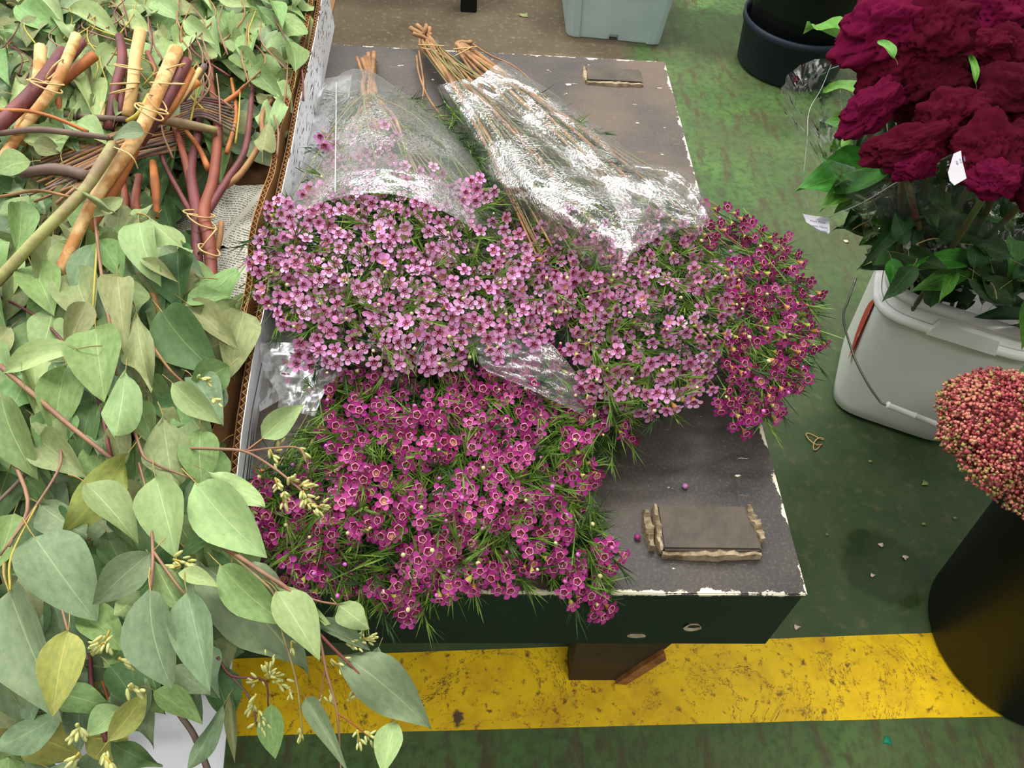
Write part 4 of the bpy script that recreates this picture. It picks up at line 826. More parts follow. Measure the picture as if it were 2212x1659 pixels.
def bunch(label, kind, poly, butt, tie, zf, seed, dens, up, fwd, nstem, hole=None, top_thr=0, tones=(0, 0, 1, 2), tan=.15, noisecut=-1, green=1.0):
    r = random.Random(seed); r2 = np.random.default_rng(seed)
    root = thing('wax_flower_bunch', label, 'flowers', P(butt[0], butt[1], HB+.02), 'wax flower bunches on the bench')
    cx = sum(p[0] for p in poly)/len(poly); cy = sum(p[1] for p in poly)/len(poly)
    # stems: from the butts through the tie, fanning out to the heads
    tiew = P(tie[0], tie[1], tie[2]); ends = scatter(poly, 60, nstem, seed=seed+5)
    for i, (x, y) in enumerate(ends):
        z = zf(x, y)-.02; e = P(x, y, z); a = P(butt[0]+r.uniform(-24, 24), butt[1]+r.uniform(-12, 12), butt[2]+r.uniform(-.012, .014)); t_ = tiew+Vector((r.uniform(-.012, .012), r.uniform(-.006, .006), r.uniform(-.006, .010)))
        m1 = t_.lerp(e, .4)+Vector((r.uniform(-.01, .01), 0, r.uniform(.0, .02))); k = r.uniform(.0022, .0038) if i < 8 else r.uniform(.0008, .0015)
        pp = [tuple(a), tuple(t_), tuple(m1), tuple(e)] if i < 8 else [tuple(t_), tuple(m1), tuple(e)]
        v, f = tube(pp, [k*1.25, k*1.15, k*.8, .0006] if i < 8 else [k*1.1, k*.8, .0006], 6, 6); mk('stem', v, f, (M_STEM['brown'] if i % 3 else M_WOOD) if i < 8 else M_FINE, root, True)
    # flowers, upper ones as parts
    A = Batch(); B = Batch(); cnt = 0; top = []; grid = {}
    for cx_, cy_ in scatter(poly, dens*2.0, 200, seed=seed):
        cn = mnoise.noise((cx_/80, cy_/80, seed))
        if cn < noisecut or (kind == 'dark' and cx_ < 760 and r.random() < .35): continue
        for q in range(r.choice([3, 5, 6, 7]) if cn < .15 else 7):
            for _ in range(12):
                a = r.uniform(0, 6.283); d_ = dens*1.25*math.sqrt(r.random()); x, y = cx_+d_*math.cos(a), cy_+d_*math.sin(a)
                if all((x-u_)**2+(y-v_)**2 > (dens*.74)**2 for u_, v_, *_z in top): top.append((x, y, math.cos(a)*d_/dens, math.sin(a)*d_/dens)); break
    r.shuffle(top); print(label[:30], len(top))
    tw = Batch()
    def frame_for(x, y, z):
        p = P(x, y, z); d = p-tiew; d.z = 0; d.normalize()
        e = min(edge_dist(x, y, poly)/90, 1)
        n_ = d*(fwd*(1.25-.5*e))+Vector((0, 0, up*(.35+.65*e)))+Vector((r.gauss(0, .32), r.gauss(0, .32), r.gauss(0, .22)))
        tc_ = (Vector(CP)-p).normalized(); n_ = n_+tc_*.35
        return p, n_.normalized()
    for x, y, ox, oy in top:
        z = zf(x, y)+r.gauss(0, .006)-.006*(ox*ox+oy*oy); p, n_ = frame_for(x, y, z); n_ = (n_+Vector(RT*ox-UP*oy)*.38).normalized(); s = r.choice([.86, .95, 1, 1.05])
        M = Matrix.Translation(p) @ frame_z(n_, r.uniform(0, 6.28)) @ Matrix.Scale(s, 4); tn = r.choice(tones); sh = r.choice([0, 0, 1, 1, 1, 2]); c = 1 if r.random() < tan else 0
        if cnt < 300:
            fo = inst('flower', FL[(kind, tn, sh)][0], M, root); co = bpy.data.objects.new('flower_centre', FL[('cup', kind, c)][0]); COL.objects.link(co); co.parent = fo
        else:
            A.add(FL[(kind, tn, sh)][1], M, 0); B.add(FL[('cup', kind, c)][1], M, 0)
        cnt += 1
    # under layers
    for dz, dd, sd in ((-.020, dens*1.15, 31), (-.036, dens*1.4, 32)):
        for x, y in scatter(poly, dd, 420, seed=seed+sd):
            if edge_dist(x, y, poly) < 12 or mnoise.noise((x/60, y/60, seed+4)) < -.12: continue
            p, n_ = frame_for(x, y, max(zf(x, y)+dz+r.gauss(0, .006), HB+.012)); M = Matrix.Translation(p) @ frame_z(n_, r.uniform(0, 6.28)) @ Matrix.Scale(r.uniform(.8, 1), 4)
            A.add(FL[(kind, r.choice(tones), r.choice([0, 1, 2]))][1], M, 0); B.add(FL[('cup', kind, 0)][1], M, 0)
    o = A.build('under_flowers', [PETAL[kind][0], M_GRN, M_GRN2], root, True); tag(o, kind='stuff')
    o = B.build('under_flower_centres', [RIM[kind], CORE[0]], root, True); tag(o, kind='stuff')
    # needle foliage
    nd = Batch()
    for dz, dd, mt_ in ((.001, 46/green, 0), (-.012, 30, 0), (-.022, 24, 0), (-.038, 19, 1), (-.052, 20, 1)):  # lower layers mostly darker green: shade of the gaps put into needle colour
        for x, y in scatter(poly, dd, 1400, seed=seed+int(dd*7)+int(-dz*1000)):
            if dz > 0 and mnoise.noise((x/70, y/70, seed)) > .25: continue
            if edge_dist(x, y, poly) < 22 and r.random() < .7: continue
            p, n_ = frame_for(x, y, max(zf(x, y)+dz, HB+.006)); n_ = (n_+Vector((r.gauss(0, .5), r.gauss(0, .5), -.1))).normalized()
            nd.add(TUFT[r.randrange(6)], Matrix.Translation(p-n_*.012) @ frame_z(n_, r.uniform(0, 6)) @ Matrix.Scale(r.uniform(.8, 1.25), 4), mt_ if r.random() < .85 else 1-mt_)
    # sprays standing out past the flowers
    for i in range(len(poly)):
        for k in range(1):
            t = r.random(); x = poly[i-1][0]*(1-t)+poly[i][0]*t; y = poly[i-1][1]*(1-t)+poly[i][1]*t
            if y < tie[1]+230: continue
            p, n_ = frame_for(x, y, max(zf(x, y)-.02, HB+.008)); nd.add(TUFT[r.randrange(6)], Matrix.Translation(p) @ frame_z(Vector((n_.x, n_.y, .05)), r.uniform(0, 6)), 0 if r.random() < .6 else 1)
    o = nd.build('needle_leaves', M_NEEDLE, root); tag(o, kind='stuff')
    for i, (x, y) in enumerate(scatter(poly, 62, 70, seed=seed+77)):
        p, n_ = frame_for(x+r.uniform(-8, 8), y, zf(x, y)+.006)
        bo = inst('bud', wbud[kind if r.random() < .5 else 'light'], Matrix.Translation(p) @ frame_z(n_) @ Matrix.Scale(r.uniform(.7, 1.15), 4), root)
    return root, tiew
def dome(cx, cy, rx, ry, h0, h1):
    def z(x, y):
        q = ((x-cx)/rx)**2+((y-cy)/ry)**2; return HB+h0+(h1-h0)*max(0, 1-q)**.6
    return z
POLY1 = [(528, 560), (575, 480), (600, 450), (660, 400), (690, 300), (760, 265), (850, 285), (900, 380), (1000, 385), (1060, 400), (1100, 480), (1120, 560), (1190, 590), (1222, 680), (1205, 755), (1100, 745), (1040, 770), (950, 795), (900, 770), (860, 790), (760, 780), (720, 822), (660, 770), (640, 720), (585, 690), (575, 610)]
POLY2 = [(640, 790), (700, 760), (950, 770), (1060, 790), (1180, 750), (1240, 810), (1285, 890), (1355, 925), (1352, 975), (1290, 985), (1275, 1090), (1325, 1190), (1322, 1255), (1300, 1308), (1235, 1290), (1180, 1225), (1085, 1255), (980, 1262), (910, 1322), (800, 1318), (700, 1275), (575, 1215), (545, 1120), (560, 1010), (640, 960), (690, 870)]
POLY3 = [(1080, 440), (1150, 420), (1380, 470), (1500, 475), (1555, 530), (1590, 640), (1580, 760), (1500, 850), (1440, 880), (1370, 915), (1290, 915), (1285, 860), (1250, 790), (1222, 700), (1190, 610), (1120, 560)]
POLY4 = [(1490, 450), (1560, 470), (1640, 480), (1710, 560), (1750, 640), (1768, 760), (1720, 840), (1650, 905), (1590, 912), (1560, 850), (1590, 760), (1600, 650), (1570, 540)]
b2, t2 = bunch('magenta wax flower bunch at the front of the bench, stems hidden under the pink one', 'dark', POLY2, (880, 300, HB+.02), (900, 480, HB+.03), dome(930, 1030, 480, 380, .025, .095), 101, 25.5, .75, .75, 34, tones=(0, 1, 1, 2), tan=.12, noisecut=-.22, green=1.0)
b4, t4 = bunch('dark magenta wax flower bunch on the right, hanging over the bench edge', 'dark', POLY4, (1000, 100, HB+.02), (1005, 118, HB+.02), dome(1620, 680, 220, 300, .045, .085), 104, 24, .45, 1.0, 22, tones=(0, 2, 2, 1), tan=.05, noisecut=-.45)
b3, t3 = bunch('pale pink wax flower bunch in the crumpled sleeve, lying in the middle', 'light', POLY3, (905, 60, HB+.03), (930, 105, HB+.025), dome(1380, 660, 300, 320, .04, .105), 103, 26, .5, .95, 30, tones=(0, 0, 2, 2, 1), tan=.12, noisecut=-.30, green=1.35)
b1, t1 = bunch('pale pink wax flower bunch beside the carton under a smooth seamed sleeve', 'light', POLY1, (788, 122, HB+.02), (800, 215, HB+.045), dome(860, 560, 420, 330, .055, .135), 102, 25, .85, .6, 34, tones=(0, 0, 1, 1, 2), tan=.10, noisecut=-.42)
band(b3, 932, 98, HB+.035, 26, 15, .05, seed=20); band(b3, 934, 108, HB+.03, 24, 15, .2, seed=22); band(b4, 1005, 104, HB+.03, 24, 15, -.1, seed=21); band(b4, 1000, 112, HB+.03, 24, 16, -.5, seed=23)
# loose stems of the second tied bunch beyond the tie
for root, pts in ((b3, [(900, 120), (905, 160), (925, 210), (960, 260)]), (b3, [(905, 110), (915, 180), (912, 220)]), (b4, [(1020, 95), (1060, 120), (1120, 150), (1200, 230)]), (b4, [(1000, 110), (1015, 160), (1080, 230), (1200, 330)])):
    S(root, [(x, y, HB+.02+.0002*i) for i, (x, y) in enumerate(pts)], [.0022, .002, .0016], 'brown', 'stem', n=6)
# sprigs under the clear film
def film_greens(root, poly, z, n, d, seed):
    r = random.Random(seed); nd = Batch()
    for x, y in scatter(poly, d, n, seed=seed):
        p = P(x, y, z+r.uniform(-.012, .012)); n_ = Vector(((d_ := (p-Vector(P(d0[0], d0[1], z)))).x, d_.y, .0)).normalized()+Vector((r.gauss(0, .4), r.gauss(0, .4), r.uniform(-.1, .3)))
        nd.add(TUFT[r.randrange(6)], Matrix.Translation(p) @ frame_z(n_, r.uniform(0, 6)) @ Matrix.Scale(r.uniform(.9, 1.4), 4), r.choice([0, 1, 1]))
    tag(nd.build('sleeved_needle_leaves', M_NEEDLE, root), kind='stuff')
d0 = (780, 120); film_greens(b1, [(735, 200), (870, 200), (1000, 300), (1070, 420), (900, 400), (680, 350)], HB+.05, 420, 11, 5)
d0 = (930, 100); film_greens(b3, [(950, 200), (1060, 230), (1250, 330), (1380, 450), (1120, 440), (1030, 350)], HB+.045, 460, 11, 6)
d0 = (1005, 110); film_greens(b4, [(1080, 170), (1200, 230), (1400, 390), (1500, 460), (1380, 440), (1200, 300)], HB+.035, 300, 11, 7)

# ------------------------------------------------------------------ clear film
def film_material(name, milky=.06, gloss=.10, rough=.10, bs=220, bd=.0016, crease=.5, tint=(1, 1, 1)):
    m = bpy.data.materials.new(name); m.use_nodes = True; nt = m.node_tree; L = nt.links.new
    for n in list(nt.nodes):
        if n.type != 'OUTPUT_MATERIAL': nt.nodes.remove(n)
    out = nt.nodes['Material Output']; geo = N(nt, 'ShaderNodeNewGeometry'); o = geo.outputs['Position']
    n1 = N(nt, 'ShaderNodeTexNoise', inp={'Scale': float(bs), 'Detail': 3.0}); L(o, n1.inputs[0])
    n2 = N(nt, 'ShaderNodeTexNoise', inp={'Scale': 22.0, 'Detail': 3.0, 'Distortion': 1.0}); L(o, n2.inputs[0])
    n2.noise_type = 'RIDGED_MULTIFRACTAL'
    b1_ = N(nt, 'ShaderNodeBump', inp={'Strength': crease, 'Distance': .004}); L(n2.outputs[0], b1_.inputs['Height'])
    b2_ = N(nt, 'ShaderNodeBump', inp={'Strength': .6, 'Distance': bd}); L(n1.outputs[0], b2_.inputs['Height']); L(b1_.outputs[0], b2_.inputs['Normal'])
    tr = N(nt, 'ShaderNodeBsdfTransparent'); tr.inputs[0].default_value = (*[.97*t for t in tint], 1)
    gl = N(nt, 'ShaderNodeBsdfAnisotropic'); gl.inputs['Roughness'].default_value = rough; gl.inputs[0].default_value = (1, 1, 1, 1); L(b2_.outputs[0], gl.inputs['Normal'])
    fr = N(nt, 'ShaderNodeFresnel', inp={'IOR': 1.5}); L(b2_.outputs[0], fr.inputs['Normal'])
    fr.inputs['IOR'].default_value = 1.35; nt.links.remove(fr.inputs['Normal'].links[0]); ad = N(nt, 'ShaderNodeMath', operation='ADD', inp={1: gloss}); L(fr.outputs[0], ad.inputs[0])
    mk_ = N(nt, 'ShaderNodeMapRange', inp={'From Min': .42, 'From Max': .62, 'To Min': .12, 'To Max': 1.0}); n4 = N(nt, 'ShaderNodeTexNoise', inp={'Scale': 16.0, 'Detail': 3.0}); L(o, n4.inputs[0]); L(n4.outputs[0], mk_.inputs[0])
    mm = N(nt, 'ShaderNodeMath', operation='MULTIPLY'); L(ad.outputs[0], mm.inputs[0]); L(mk_.outputs[0], mm.inputs[1])
    n5 = N(nt, 'ShaderNodeTexNoise', inp={'Scale': bs*.9, 'Detail': 2.0}); L(o, n5.inputs[0]); sk = N(nt, 'ShaderNodeMapRange', inp={'From Min': .48, 'From Max': .60, 'To Min': .35, 'To Max': 2.2}); L(n5.outputs[0], sk.inputs[0])
    m3 = N(nt, 'ShaderNodeMath', operation='MULTIPLY'); L(mm.outputs[0], m3.inputs[0]); L(sk.outputs[0], m3.inputs[1]); ad = m3
    df = N(nt, 'ShaderNodeBsdfDiffuse'); df.inputs[0].default_value = (.9, .92, .93, 1)
    tl = N(nt, 'ShaderNodeBsdfTranslucent'); tl.inputs[0].default_value = (.9, .92, .93, 1); a0 = N(nt, 'ShaderNodeMixShader', inp={0: .4}); L(df.outputs[0], a0.inputs[1]); L(tl.outputs[0], a0.inputs[2])
    a1 = N(nt, 'ShaderNodeMixShader', inp={0: milky}); L(tr.outputs[0], a1.inputs[1]); L(a0.outputs[0], a1.inputs[2])
    a2 = N(nt, 'ShaderNodeMixShader'); L(ad.outputs[0], a2.inputs[0]); L(a1.outputs[0], a2.inputs[1]); L(gl.outputs[0], a2.inputs[2]); L(a2.outputs[0], out.inputs[0])
    return m
M_FILM = film_material('clear_sleeve_film', .13, .0, .20, 420, .0016, .30)
M_FILM_CR = film_material('crumpled_sleeve_film', .04, .02, .16, 380, .0030, .6)
M_FILM_CL = film_material('smooth_clear_film', .03, .10, .07, 50, .0012, .8)
def film(parent, left, right, zf, m, seed=0, nu=36, nv=70, amp=.003, label=None, name='sleeve', freq=1.0, edge=None):
    """a sheet between two outlines (frame points), lifted by zf(u, v) above the bench"""
    A = np.array(spline([(a, b_, 0) for a, b_ in left], 12)); B = np.array(spline([(a, b_, 0) for a, b_ in right], 12)); V, Fc = [], []
    for j in range(nv+1):
        t = j/nv; a = A[min(int(t*(len(A)-1)), len(A)-2)]; fr_ = t*(len(A)-1)-min(int(t*(len(A)-1)), len(A)-2); a = a+(A[min(int(t*(len(A)-1)), len(A)-2)+1]-a)*fr_
        k = min(int(t*(len(B)-1)), len(B)-2); b_ = B[k]+(B[k+1]-B[k])*(t*(len(B)-1)-k)
        for i in range(nu+1):
            u = i/nu; p = a*(1-u)+b_*u
            if edge: p = p+np.array([0, edge(u)*max(0, (t-.6)/.4), 0])
            h = zf(u, t); nz_ = (1-abs(mnoise.noise((u*6*freq+seed, t*8*freq, seed*.7)))*2)*amp+amp*.6*mnoise.noise((u*17*freq, t*20*freq, seed))
            V.append(tuple(P(p[0], p[1], max(h+nz_*min(1, 6*min(u, 1-u)+.2), HB+.0015))))
    for j in range(nv):
        for i in range(nu): q = j*(nu+1)+i; Fc.append((q, q+1, q+nu+2, q+nu+1))
    o = mk(name, V, Fc, m, parent, True)
    if label: o['label'] = label
    return o
L1 = [(762, 148), (735, 160), (705, 190), (680, 260), (655, 340), (620, 410), (572, 492)]; R1 = [(800, 150), (850, 185), (925, 235), (1000, 295), (1050, 370), (1080, 460), (1110, 556)]
film(b1, L1, R1, lambda u, t: HB+.022+(.035+.11*min(t*1.25, 1))*math.sin(math.pi*min(max(u, .0), 1))**.55, M_FILM, 1, amp=.0025, label='clear film sleeve with stitched seam', edge=lambda u: -105*math.sin(math.pi*u)**1.0)
# seam of the sleeve
sm = [P(x, y, HB+z) for x, y, z in ((726, 178, .055), (726, 240, .10), (725, 320, .135), (724, 415, .155))]
v, f = tube([tuple(a) for a in sm], .0006, 4, 6); mk('sleeve_seam', v, f, mat('seam', (236, 238, 236), None, .4), b1, True)
film(b1, [(700, 170), (650, 330), (590, 480), (560, 640), (556, 800), (560, 890)], [(760, 160), (740, 330), (700, 480), (650, 640), (640, 780), (612, 860)], lambda u, t: HB+.012+.03*u, film_material('back_film', .22, .04, .2, 60, .001, .4), 5, nu=12, nv=40, amp=.003, label='loose greyish back layer of the sleeve', name='sleeve_back')
L3 = [(940, 185), (975, 235), (1020, 320), (1055, 400), (1100, 450), (1220, 545), (1326, 608)]; R3 = [(1015, 168), (1090, 215), (1200, 280), (1290, 345), (1380, 400), (1440, 440), (1398, 482)]
film(b3, L3, R3, lambda u, t: HB+.03+(.04+.085*min(t*1.2, 1))*math.sin(math.pi*u)**.5+.02*t, M_FILM_CR, 2, amp=.007, freq=.8, label='crumpled shiny film sleeve')
film(b3, [(1300, 380), (1340, 470), (1360, 500), (1330, 600)], [(1420, 390), (1480, 430), (1530, 480), (1400, 490)], lambda u, t: HB+.125-.02*u, M_FILM_CR, 6, nu=20, nv=24, amp=.006, freq=1.2, label='crumpled corner of the sleeve', name='sleeve_corner')
L4 = [(1000, 190), (1080, 250), (1180, 350), (1280, 430), (1380, 480), (1500, 520)]; R4 = [(1086, 130), (1180, 190), (1290, 270), (1390, 350), (1480, 400), (1532, 470)]
film(b4, L4, R4, lambda u, t: HB+.025+(.04+.07*t)*math.sin(math.pi*min(max(u, 0), 1))**.5, M_FILM_CR, 3, amp=.006, freq=.8, label='crumpled film sleeve with a curled corner')
film(b4, [(1290, 360), (1400, 380), (1480, 440), (1500, 470)], [(1400, 355), (1470, 365), (1515, 405), (1545, 470)], lambda u, t: HB+.06+.02*math.sin(math.pi*u), M_FILM_CR, 8, nu=16, nv=30, amp=.004, name='sleeve_corner', label='curled transparent end of the sleeve')
L2 = [(600, 700), (570, 780), (600, 830), (650, 850)]; R2 = [(1110, 720), (1200, 790), (1260, 850), (1292, 912)]
film(b2, [(980, 700), (1020, 760), (1050, 800), (1120, 830)], [(1190, 740), (1240, 800), (1262, 850), (1292, 912)], lambda u, t: HB+.105-.03*u-.02*t, M_FILM, 4, nu=22, nv=30, amp=.005, label='clear film edge over the magenta heads')
film(b2, [(560, 740), (570, 800), (600, 850), (600, 880)], [(760, 740), (740, 800), (700, 850), (680, 900)], lambda u, t: HB+.05+.03*u, film_material('dull_film', .14, -.008, .3, 90, .001, .2), 9, nu=18, nv=18, amp=.004, name='sleeve_edge', label='clear film edge beside the carton')

# ------------------------------------------------------------------ white square bucket with celosia
BC = Vector((.452, .590, 0)); BR = math.radians(-23.6); BH = .30
M_PAIL = mat('white_plastic', (240, 241, 236), (232, 233, 228), .42, 5, .05, 40); M_RED = mat('red_print', (196, 60, 48), (212, 212, 206), .5, 60, lo=.62, hi=.66); M_WIRE = mat('wire', (120, 124, 112), None, .35, metallic=.8)
pail = thing('bucket', 'white square plastic bucket with wire handle, holding crimson celosia', 'bucket', BC)
prof = [(.001, .003), (.088, .003), (.098, .004), (.104, .010), (.107, .03), (.121, BH-.045), (.122, BH-.04), (.122, BH), (.118, BH), (.1165, BH-.04), (.101, .012), (.001, .010)]
v, f = lathe(prof, BC.x, BC.y, 72, BR, 5.5); mk('bucket_body', v, f, M_PAIL, pail, True)
prof = [(.1225, BH-.047), (.131, BH-.047), (.1325, BH-.044), (.1325, BH-.036), (.129, BH-.034), (.1235, BH-.034)]
v, f = lathe(prof, BC.x, BC.y, 72, BR, 5.5); tag(mk('rim_shelf', v, f, M_PAIL, pail, True), label='lower ledge round the bucket rim')
prof = [(.117, BH-.010), (.128, BH-.010), (.1295, BH-.004), (.128, BH+.003), (.117, BH+.004)]
v, f = lathe(prof, BC.x, BC.y, 72, BR, 5.5); mk('rim', v, f, M_PAIL, pail, True)
def bl(x, y, z): return Vector((BC.x+x*math.cos(BR)-y*math.sin(BR), BC.y+x*math.sin(BR)+y*math.cos(BR), z))
def wall_r(z): return .107+(.121-.107)*(z-.03)/(BH-.075)
# latch panel
V = []
for x0, x1, z0, z1 in ((-.045, .055, BH-.046, BH-.018),):
    for y in (-.1235, -.1335):
        V += [bl(x0, y, z0), bl(x1, y, z0), bl(x1-.008, y, z1), bl(x0+.008, y, z1)]
mk('lid_catch', V, [(4, 5, 6, 7), (0, 3, 2, 1), (0, 1, 5, 4), (1, 2, 6, 5), (2, 3, 7, 6), (3, 0, 4, 7)], M_PAIL, pail)
# red panel printed on the left side: thin film following the wall
V = []; zz = [.125, .16, .2, .23, .245]; 
for z, a, b_ in zip(zz, (.052, .040, .020, .0, .0), (.058, .062, .066, .06, .03)):
    for y in (-a if False else -.075+(.075-a)*0-.0, ): pass
for i in range(7):
    t = i/6; z = .115+.125*t; w0 = -.088+.012*t; w1 = w0+.006+.045*math.sin(math.pi*min(t*1.1, 1))**.6; r_ = wall_r(z)+.0012
    V += [bl(-r_, w0, z), bl(-r_, w1, z)]
mk('printed_panel', V, [(2*i, 2*i+2, 2*i+3, 2*i+1) for i in range(6)], M_RED, pail)
# bail handle: wire from the left ear, hanging down the front
hp = [bl(-.124, -.045, BH-.06), P(1832, 650, .225), P(1822, 690, .205), P(1845, 770, .175), P(1875, 830, .15), P(1897, 862, .135), P(1904, 870, .132), P(1916, 876, .131)]
hp[0] = P(1850, 600, .25)
v, f = tube([tuple(a) for a in hp], .0018, 6, 5); hd = mk('handle', v, f, M_WIRE, pail, True)
g0 = P(1914, 874, .131); g1 = P(2038, 922, .12); v, f = tube([tuple(g0.lerp(g1, t)) for t in (0, .02, .04, .06, .48, .49, .51, .52, .94, .96, .98, 1)], [.0045, .0062, .0062, .0048, .0046, .0056, .0056, .0046, .0048, .0062, .0062, .0045], 12, 1, sp=False)
tag(mk('grip', v, f, M_PAIL, hd, True), label='white plastic roller grip')
v, f = tube([tuple(g1), tuple(P(2056, 920, .125)), tuple(P(2100, 900, .14)), tuple(P(2190, 830, .19)), tuple(P(2260, 760, .24))], .0018, 6, 5); mk('handle', v, f, M_WIRE, pail, True)

M_CEL = [mat('celosia_crimson', (118, 8, 48), (78, 4, 30), .9, 60, .9, 260, sheen=.0, spec=.12), mat('celosia_magenta', (146, 14, 74), (104, 8, 50), .9, 60, .9, 260, sheen=.0, spec=.12), mat('celosia_wine', (100, 6, 38), (68, 4, 26), .9, 60, .9, 260, sheen=.0, spec=.12)]
M_CLEAF = [leaf_material('celosia_leaf', (76, 132, 44), (52, 104, 34), (130, 176, 80), .45), leaf_material('celosia_leaf_dark', (40, 74, 30), (28, 54, 24), (80, 110, 50), .5), leaf_material('celosia_leaf_bright', (112, 168, 72), (88, 146, 56), (160, 200, 110), .45)]
def crest(seed, sx, sy, sz, m):
    bm = bmesh.new(); bmesh.ops.create_icosphere(bm, subdivisions=5, radius=1)
    for vtx in bm.verts:
        n = vtx.co.copy(); q = n*1.9+Vector((seed*3.1, seed, 0)); q = q+Vector((mnoise.noise(q*1.3), mnoise.noise(q*1.3+Vector((5, 0, 0))), mnoise.noise(q*1.3+Vector((0, 5, 0)))))*.9
        rg = mnoise.noise(q*1.7); r_ = (.94-.17*math.exp(-(rg/.09)**2)-.05*abs(rg))*(1+.32*mnoise.noise(n*1.5+Vector((0, seed*2.7, 1)))+.22*mnoise.noise(n*3.0+Vector((seed*5.1, 0, 0))))+.04*mnoise.noise(n*9+Vector((seed, 0, 0)))+.030*mnoise.noise(n*34)
        vtx.co = Vector((n.x*sx, n.y*sy, n.z*sz))*r_
        if n.z < -.3: vtx.co.x *= .7+.3*(1+n.z); vtx.co.y *= .7+.3*(1+n.z)
    V = [tuple(a.co) for a in bm.verts]; bm.verts.index_update(); Fc = [[a.index for a in q.verts] for q in bm.faces]; bm.free()
    return rawmesh('celosia_crest', V, Fc, [m])
CRE = [crest(i, 1, [.62, .8, .7, .9][i % 4], .75, M_CEL[i % 3]) for i in range(6)]
def CB(label, x, y): return thing('celosia_bunch', label, 'flowers', P(x, y, .33), 'celosia bunches in the white bucket')
c1 = CB('crimson celosia bunch leaning left out of the bucket, with bright green side leaves', 1990, 420); c2 = CB('dark crimson celosia bunch at the right edge, white tag on its wrapper', 2150, 480); c3 = CB('magenta celosia bunch at the top, behind the two others', 2060, 150)
M_DSTEM = mat('celosia_stem', (66, 92, 42), (96, 60, 50), .6, 12)
HEADS = [(c3, 1925, 50, .66, 95, 60, 1, -.5), (c3, 2010, 55, .67, 75, 60, 0, .3), (c3, 1960, 80, .65, 55, 45, 1, .2), (c3, 2000, 110, .63, 60, 40, 2, 0), (c3, 2130, 20, .62, 70, 50, 1, .2), (c3, 1900, 100, .62, 40, 36, 1, -.4), (c3, 2190, 30, .6, 50, 40, 2, 0),
         (c1, 1925, 150, .62, 66, 42, 0, -.5), (c1, 1882, 232, .60, 62, 34, 1, -.7), (c1, 2010, 180, .62, 64, 48, 2, -.2), (c1, 2060, 250, .62, 62, 62, 0, .2), (c1, 1966, 315, .60, 38, 66, 0, 1.4), (c1, 1975, 350, .59, 34, 44, 1, 1.4), (c1, 2075, 145, .60, 52, 34, 2, .2), (c1, 2035, 300, .59, 36, 34, 0, .3), (c1, 1990, 240, .58, 46, 40, 2, .3),
         (c2, 2115, 105, .63, 58, 44, 0, .2), (c2, 2190, 115, .63, 52, 46, 0, 0), (c2, 2185, 215, .63, 86, 66, 2, .3), (c2, 2135, 320, .62, 62, 58, 0, .4), (c2, 2150, 385, .61, 44, 34, 1, .2), (c2, 2205, 320, .61, 44, 60, 2, 1.2), (c2, 2240, 200, .62, 60, 60, 0, 0), (c2, 2110, 210, .60, 50, 40, 2, .3), (c2, 2240, 400, .58, 50, 50, 2, 0)]
for i, (p, x, y, z, rx, ry, mi_, ang) in enumerate(HEADS):
    c = P(x, y, z); k = pxm(c); xx = Vector(RT*math.cos(ang)+UP*-math.sin(ang)); tocam = (Vector(CP)-c).normalized(); zz_ = (tocam+Vector((random.uniform(-.2, .2), 0, .3))).normalized(); yy = zz_.cross(xx).normalized(); xx = yy.cross(zz_)
    M = Matrix(((xx.x, yy.x, zz_.x, c.x), (xx.y, yy.y, zz_.y, c.y), (xx.z, yy.z, zz_.z, c.z), (0, 0, 0, 1))) @ Matrix.Diagonal((rx*k*1.28, ry*k*1.62, (rx+ry)*.5*k*1.0, 1))
    inst('flower_crest', CRE[[0, 3, 1, 4, 2, 5][(mi_*2+i % 2)]], M, p)
    e = bl(random.uniform(-.07, .05), random.uniform(-.05, .06), .12); v, f = tube([tuple(c-Vector((0, 0, .02))), tuple(c.lerp(e, .45)), tuple(e)], [.0042, .0036, .0035], 7, 4); mk('stem', v, f, M_DSTEM, p, True)
def cleaf(p, b_, t_, w_, z, z2, tone, shape, k):
    B = P(b_[0], b_[1], z); T = P(t_[0], t_[1], z2); y = T-B; ln = y.length; y.normalize(); tocam = (Vector(CP)-B).normalized(); up = (tocam*.6+Vector((random.uniform(-.4, .4), random.uniform(-.3, .3), .5))).normalized()
    x = y.cross(up).normalized(); n = x.cross(y); wd = w_*pxm(B); key = ('c', tone, shape, k)
    if key not in LEAFS:
        M_LEAF.append(M_CLEAF[tone]); LEAFS[key] = leaf_mesh('celosia_leaf', len(M_LEAF)-1, shape, [-.4, -.2, .1][k], [.3, .2, -.15][k], .6, k*2.1)
    M = Matrix(((x.x*wd, y.x*ln, n.x*ln, B.x), (x.y*wd, y.y*ln, n.y*ln, B.y), (x.z*wd, y.z*ln, n.z*ln, B.z), (0, 0, 0, 1))); inst('leaf', LEAFS[key], M, p)
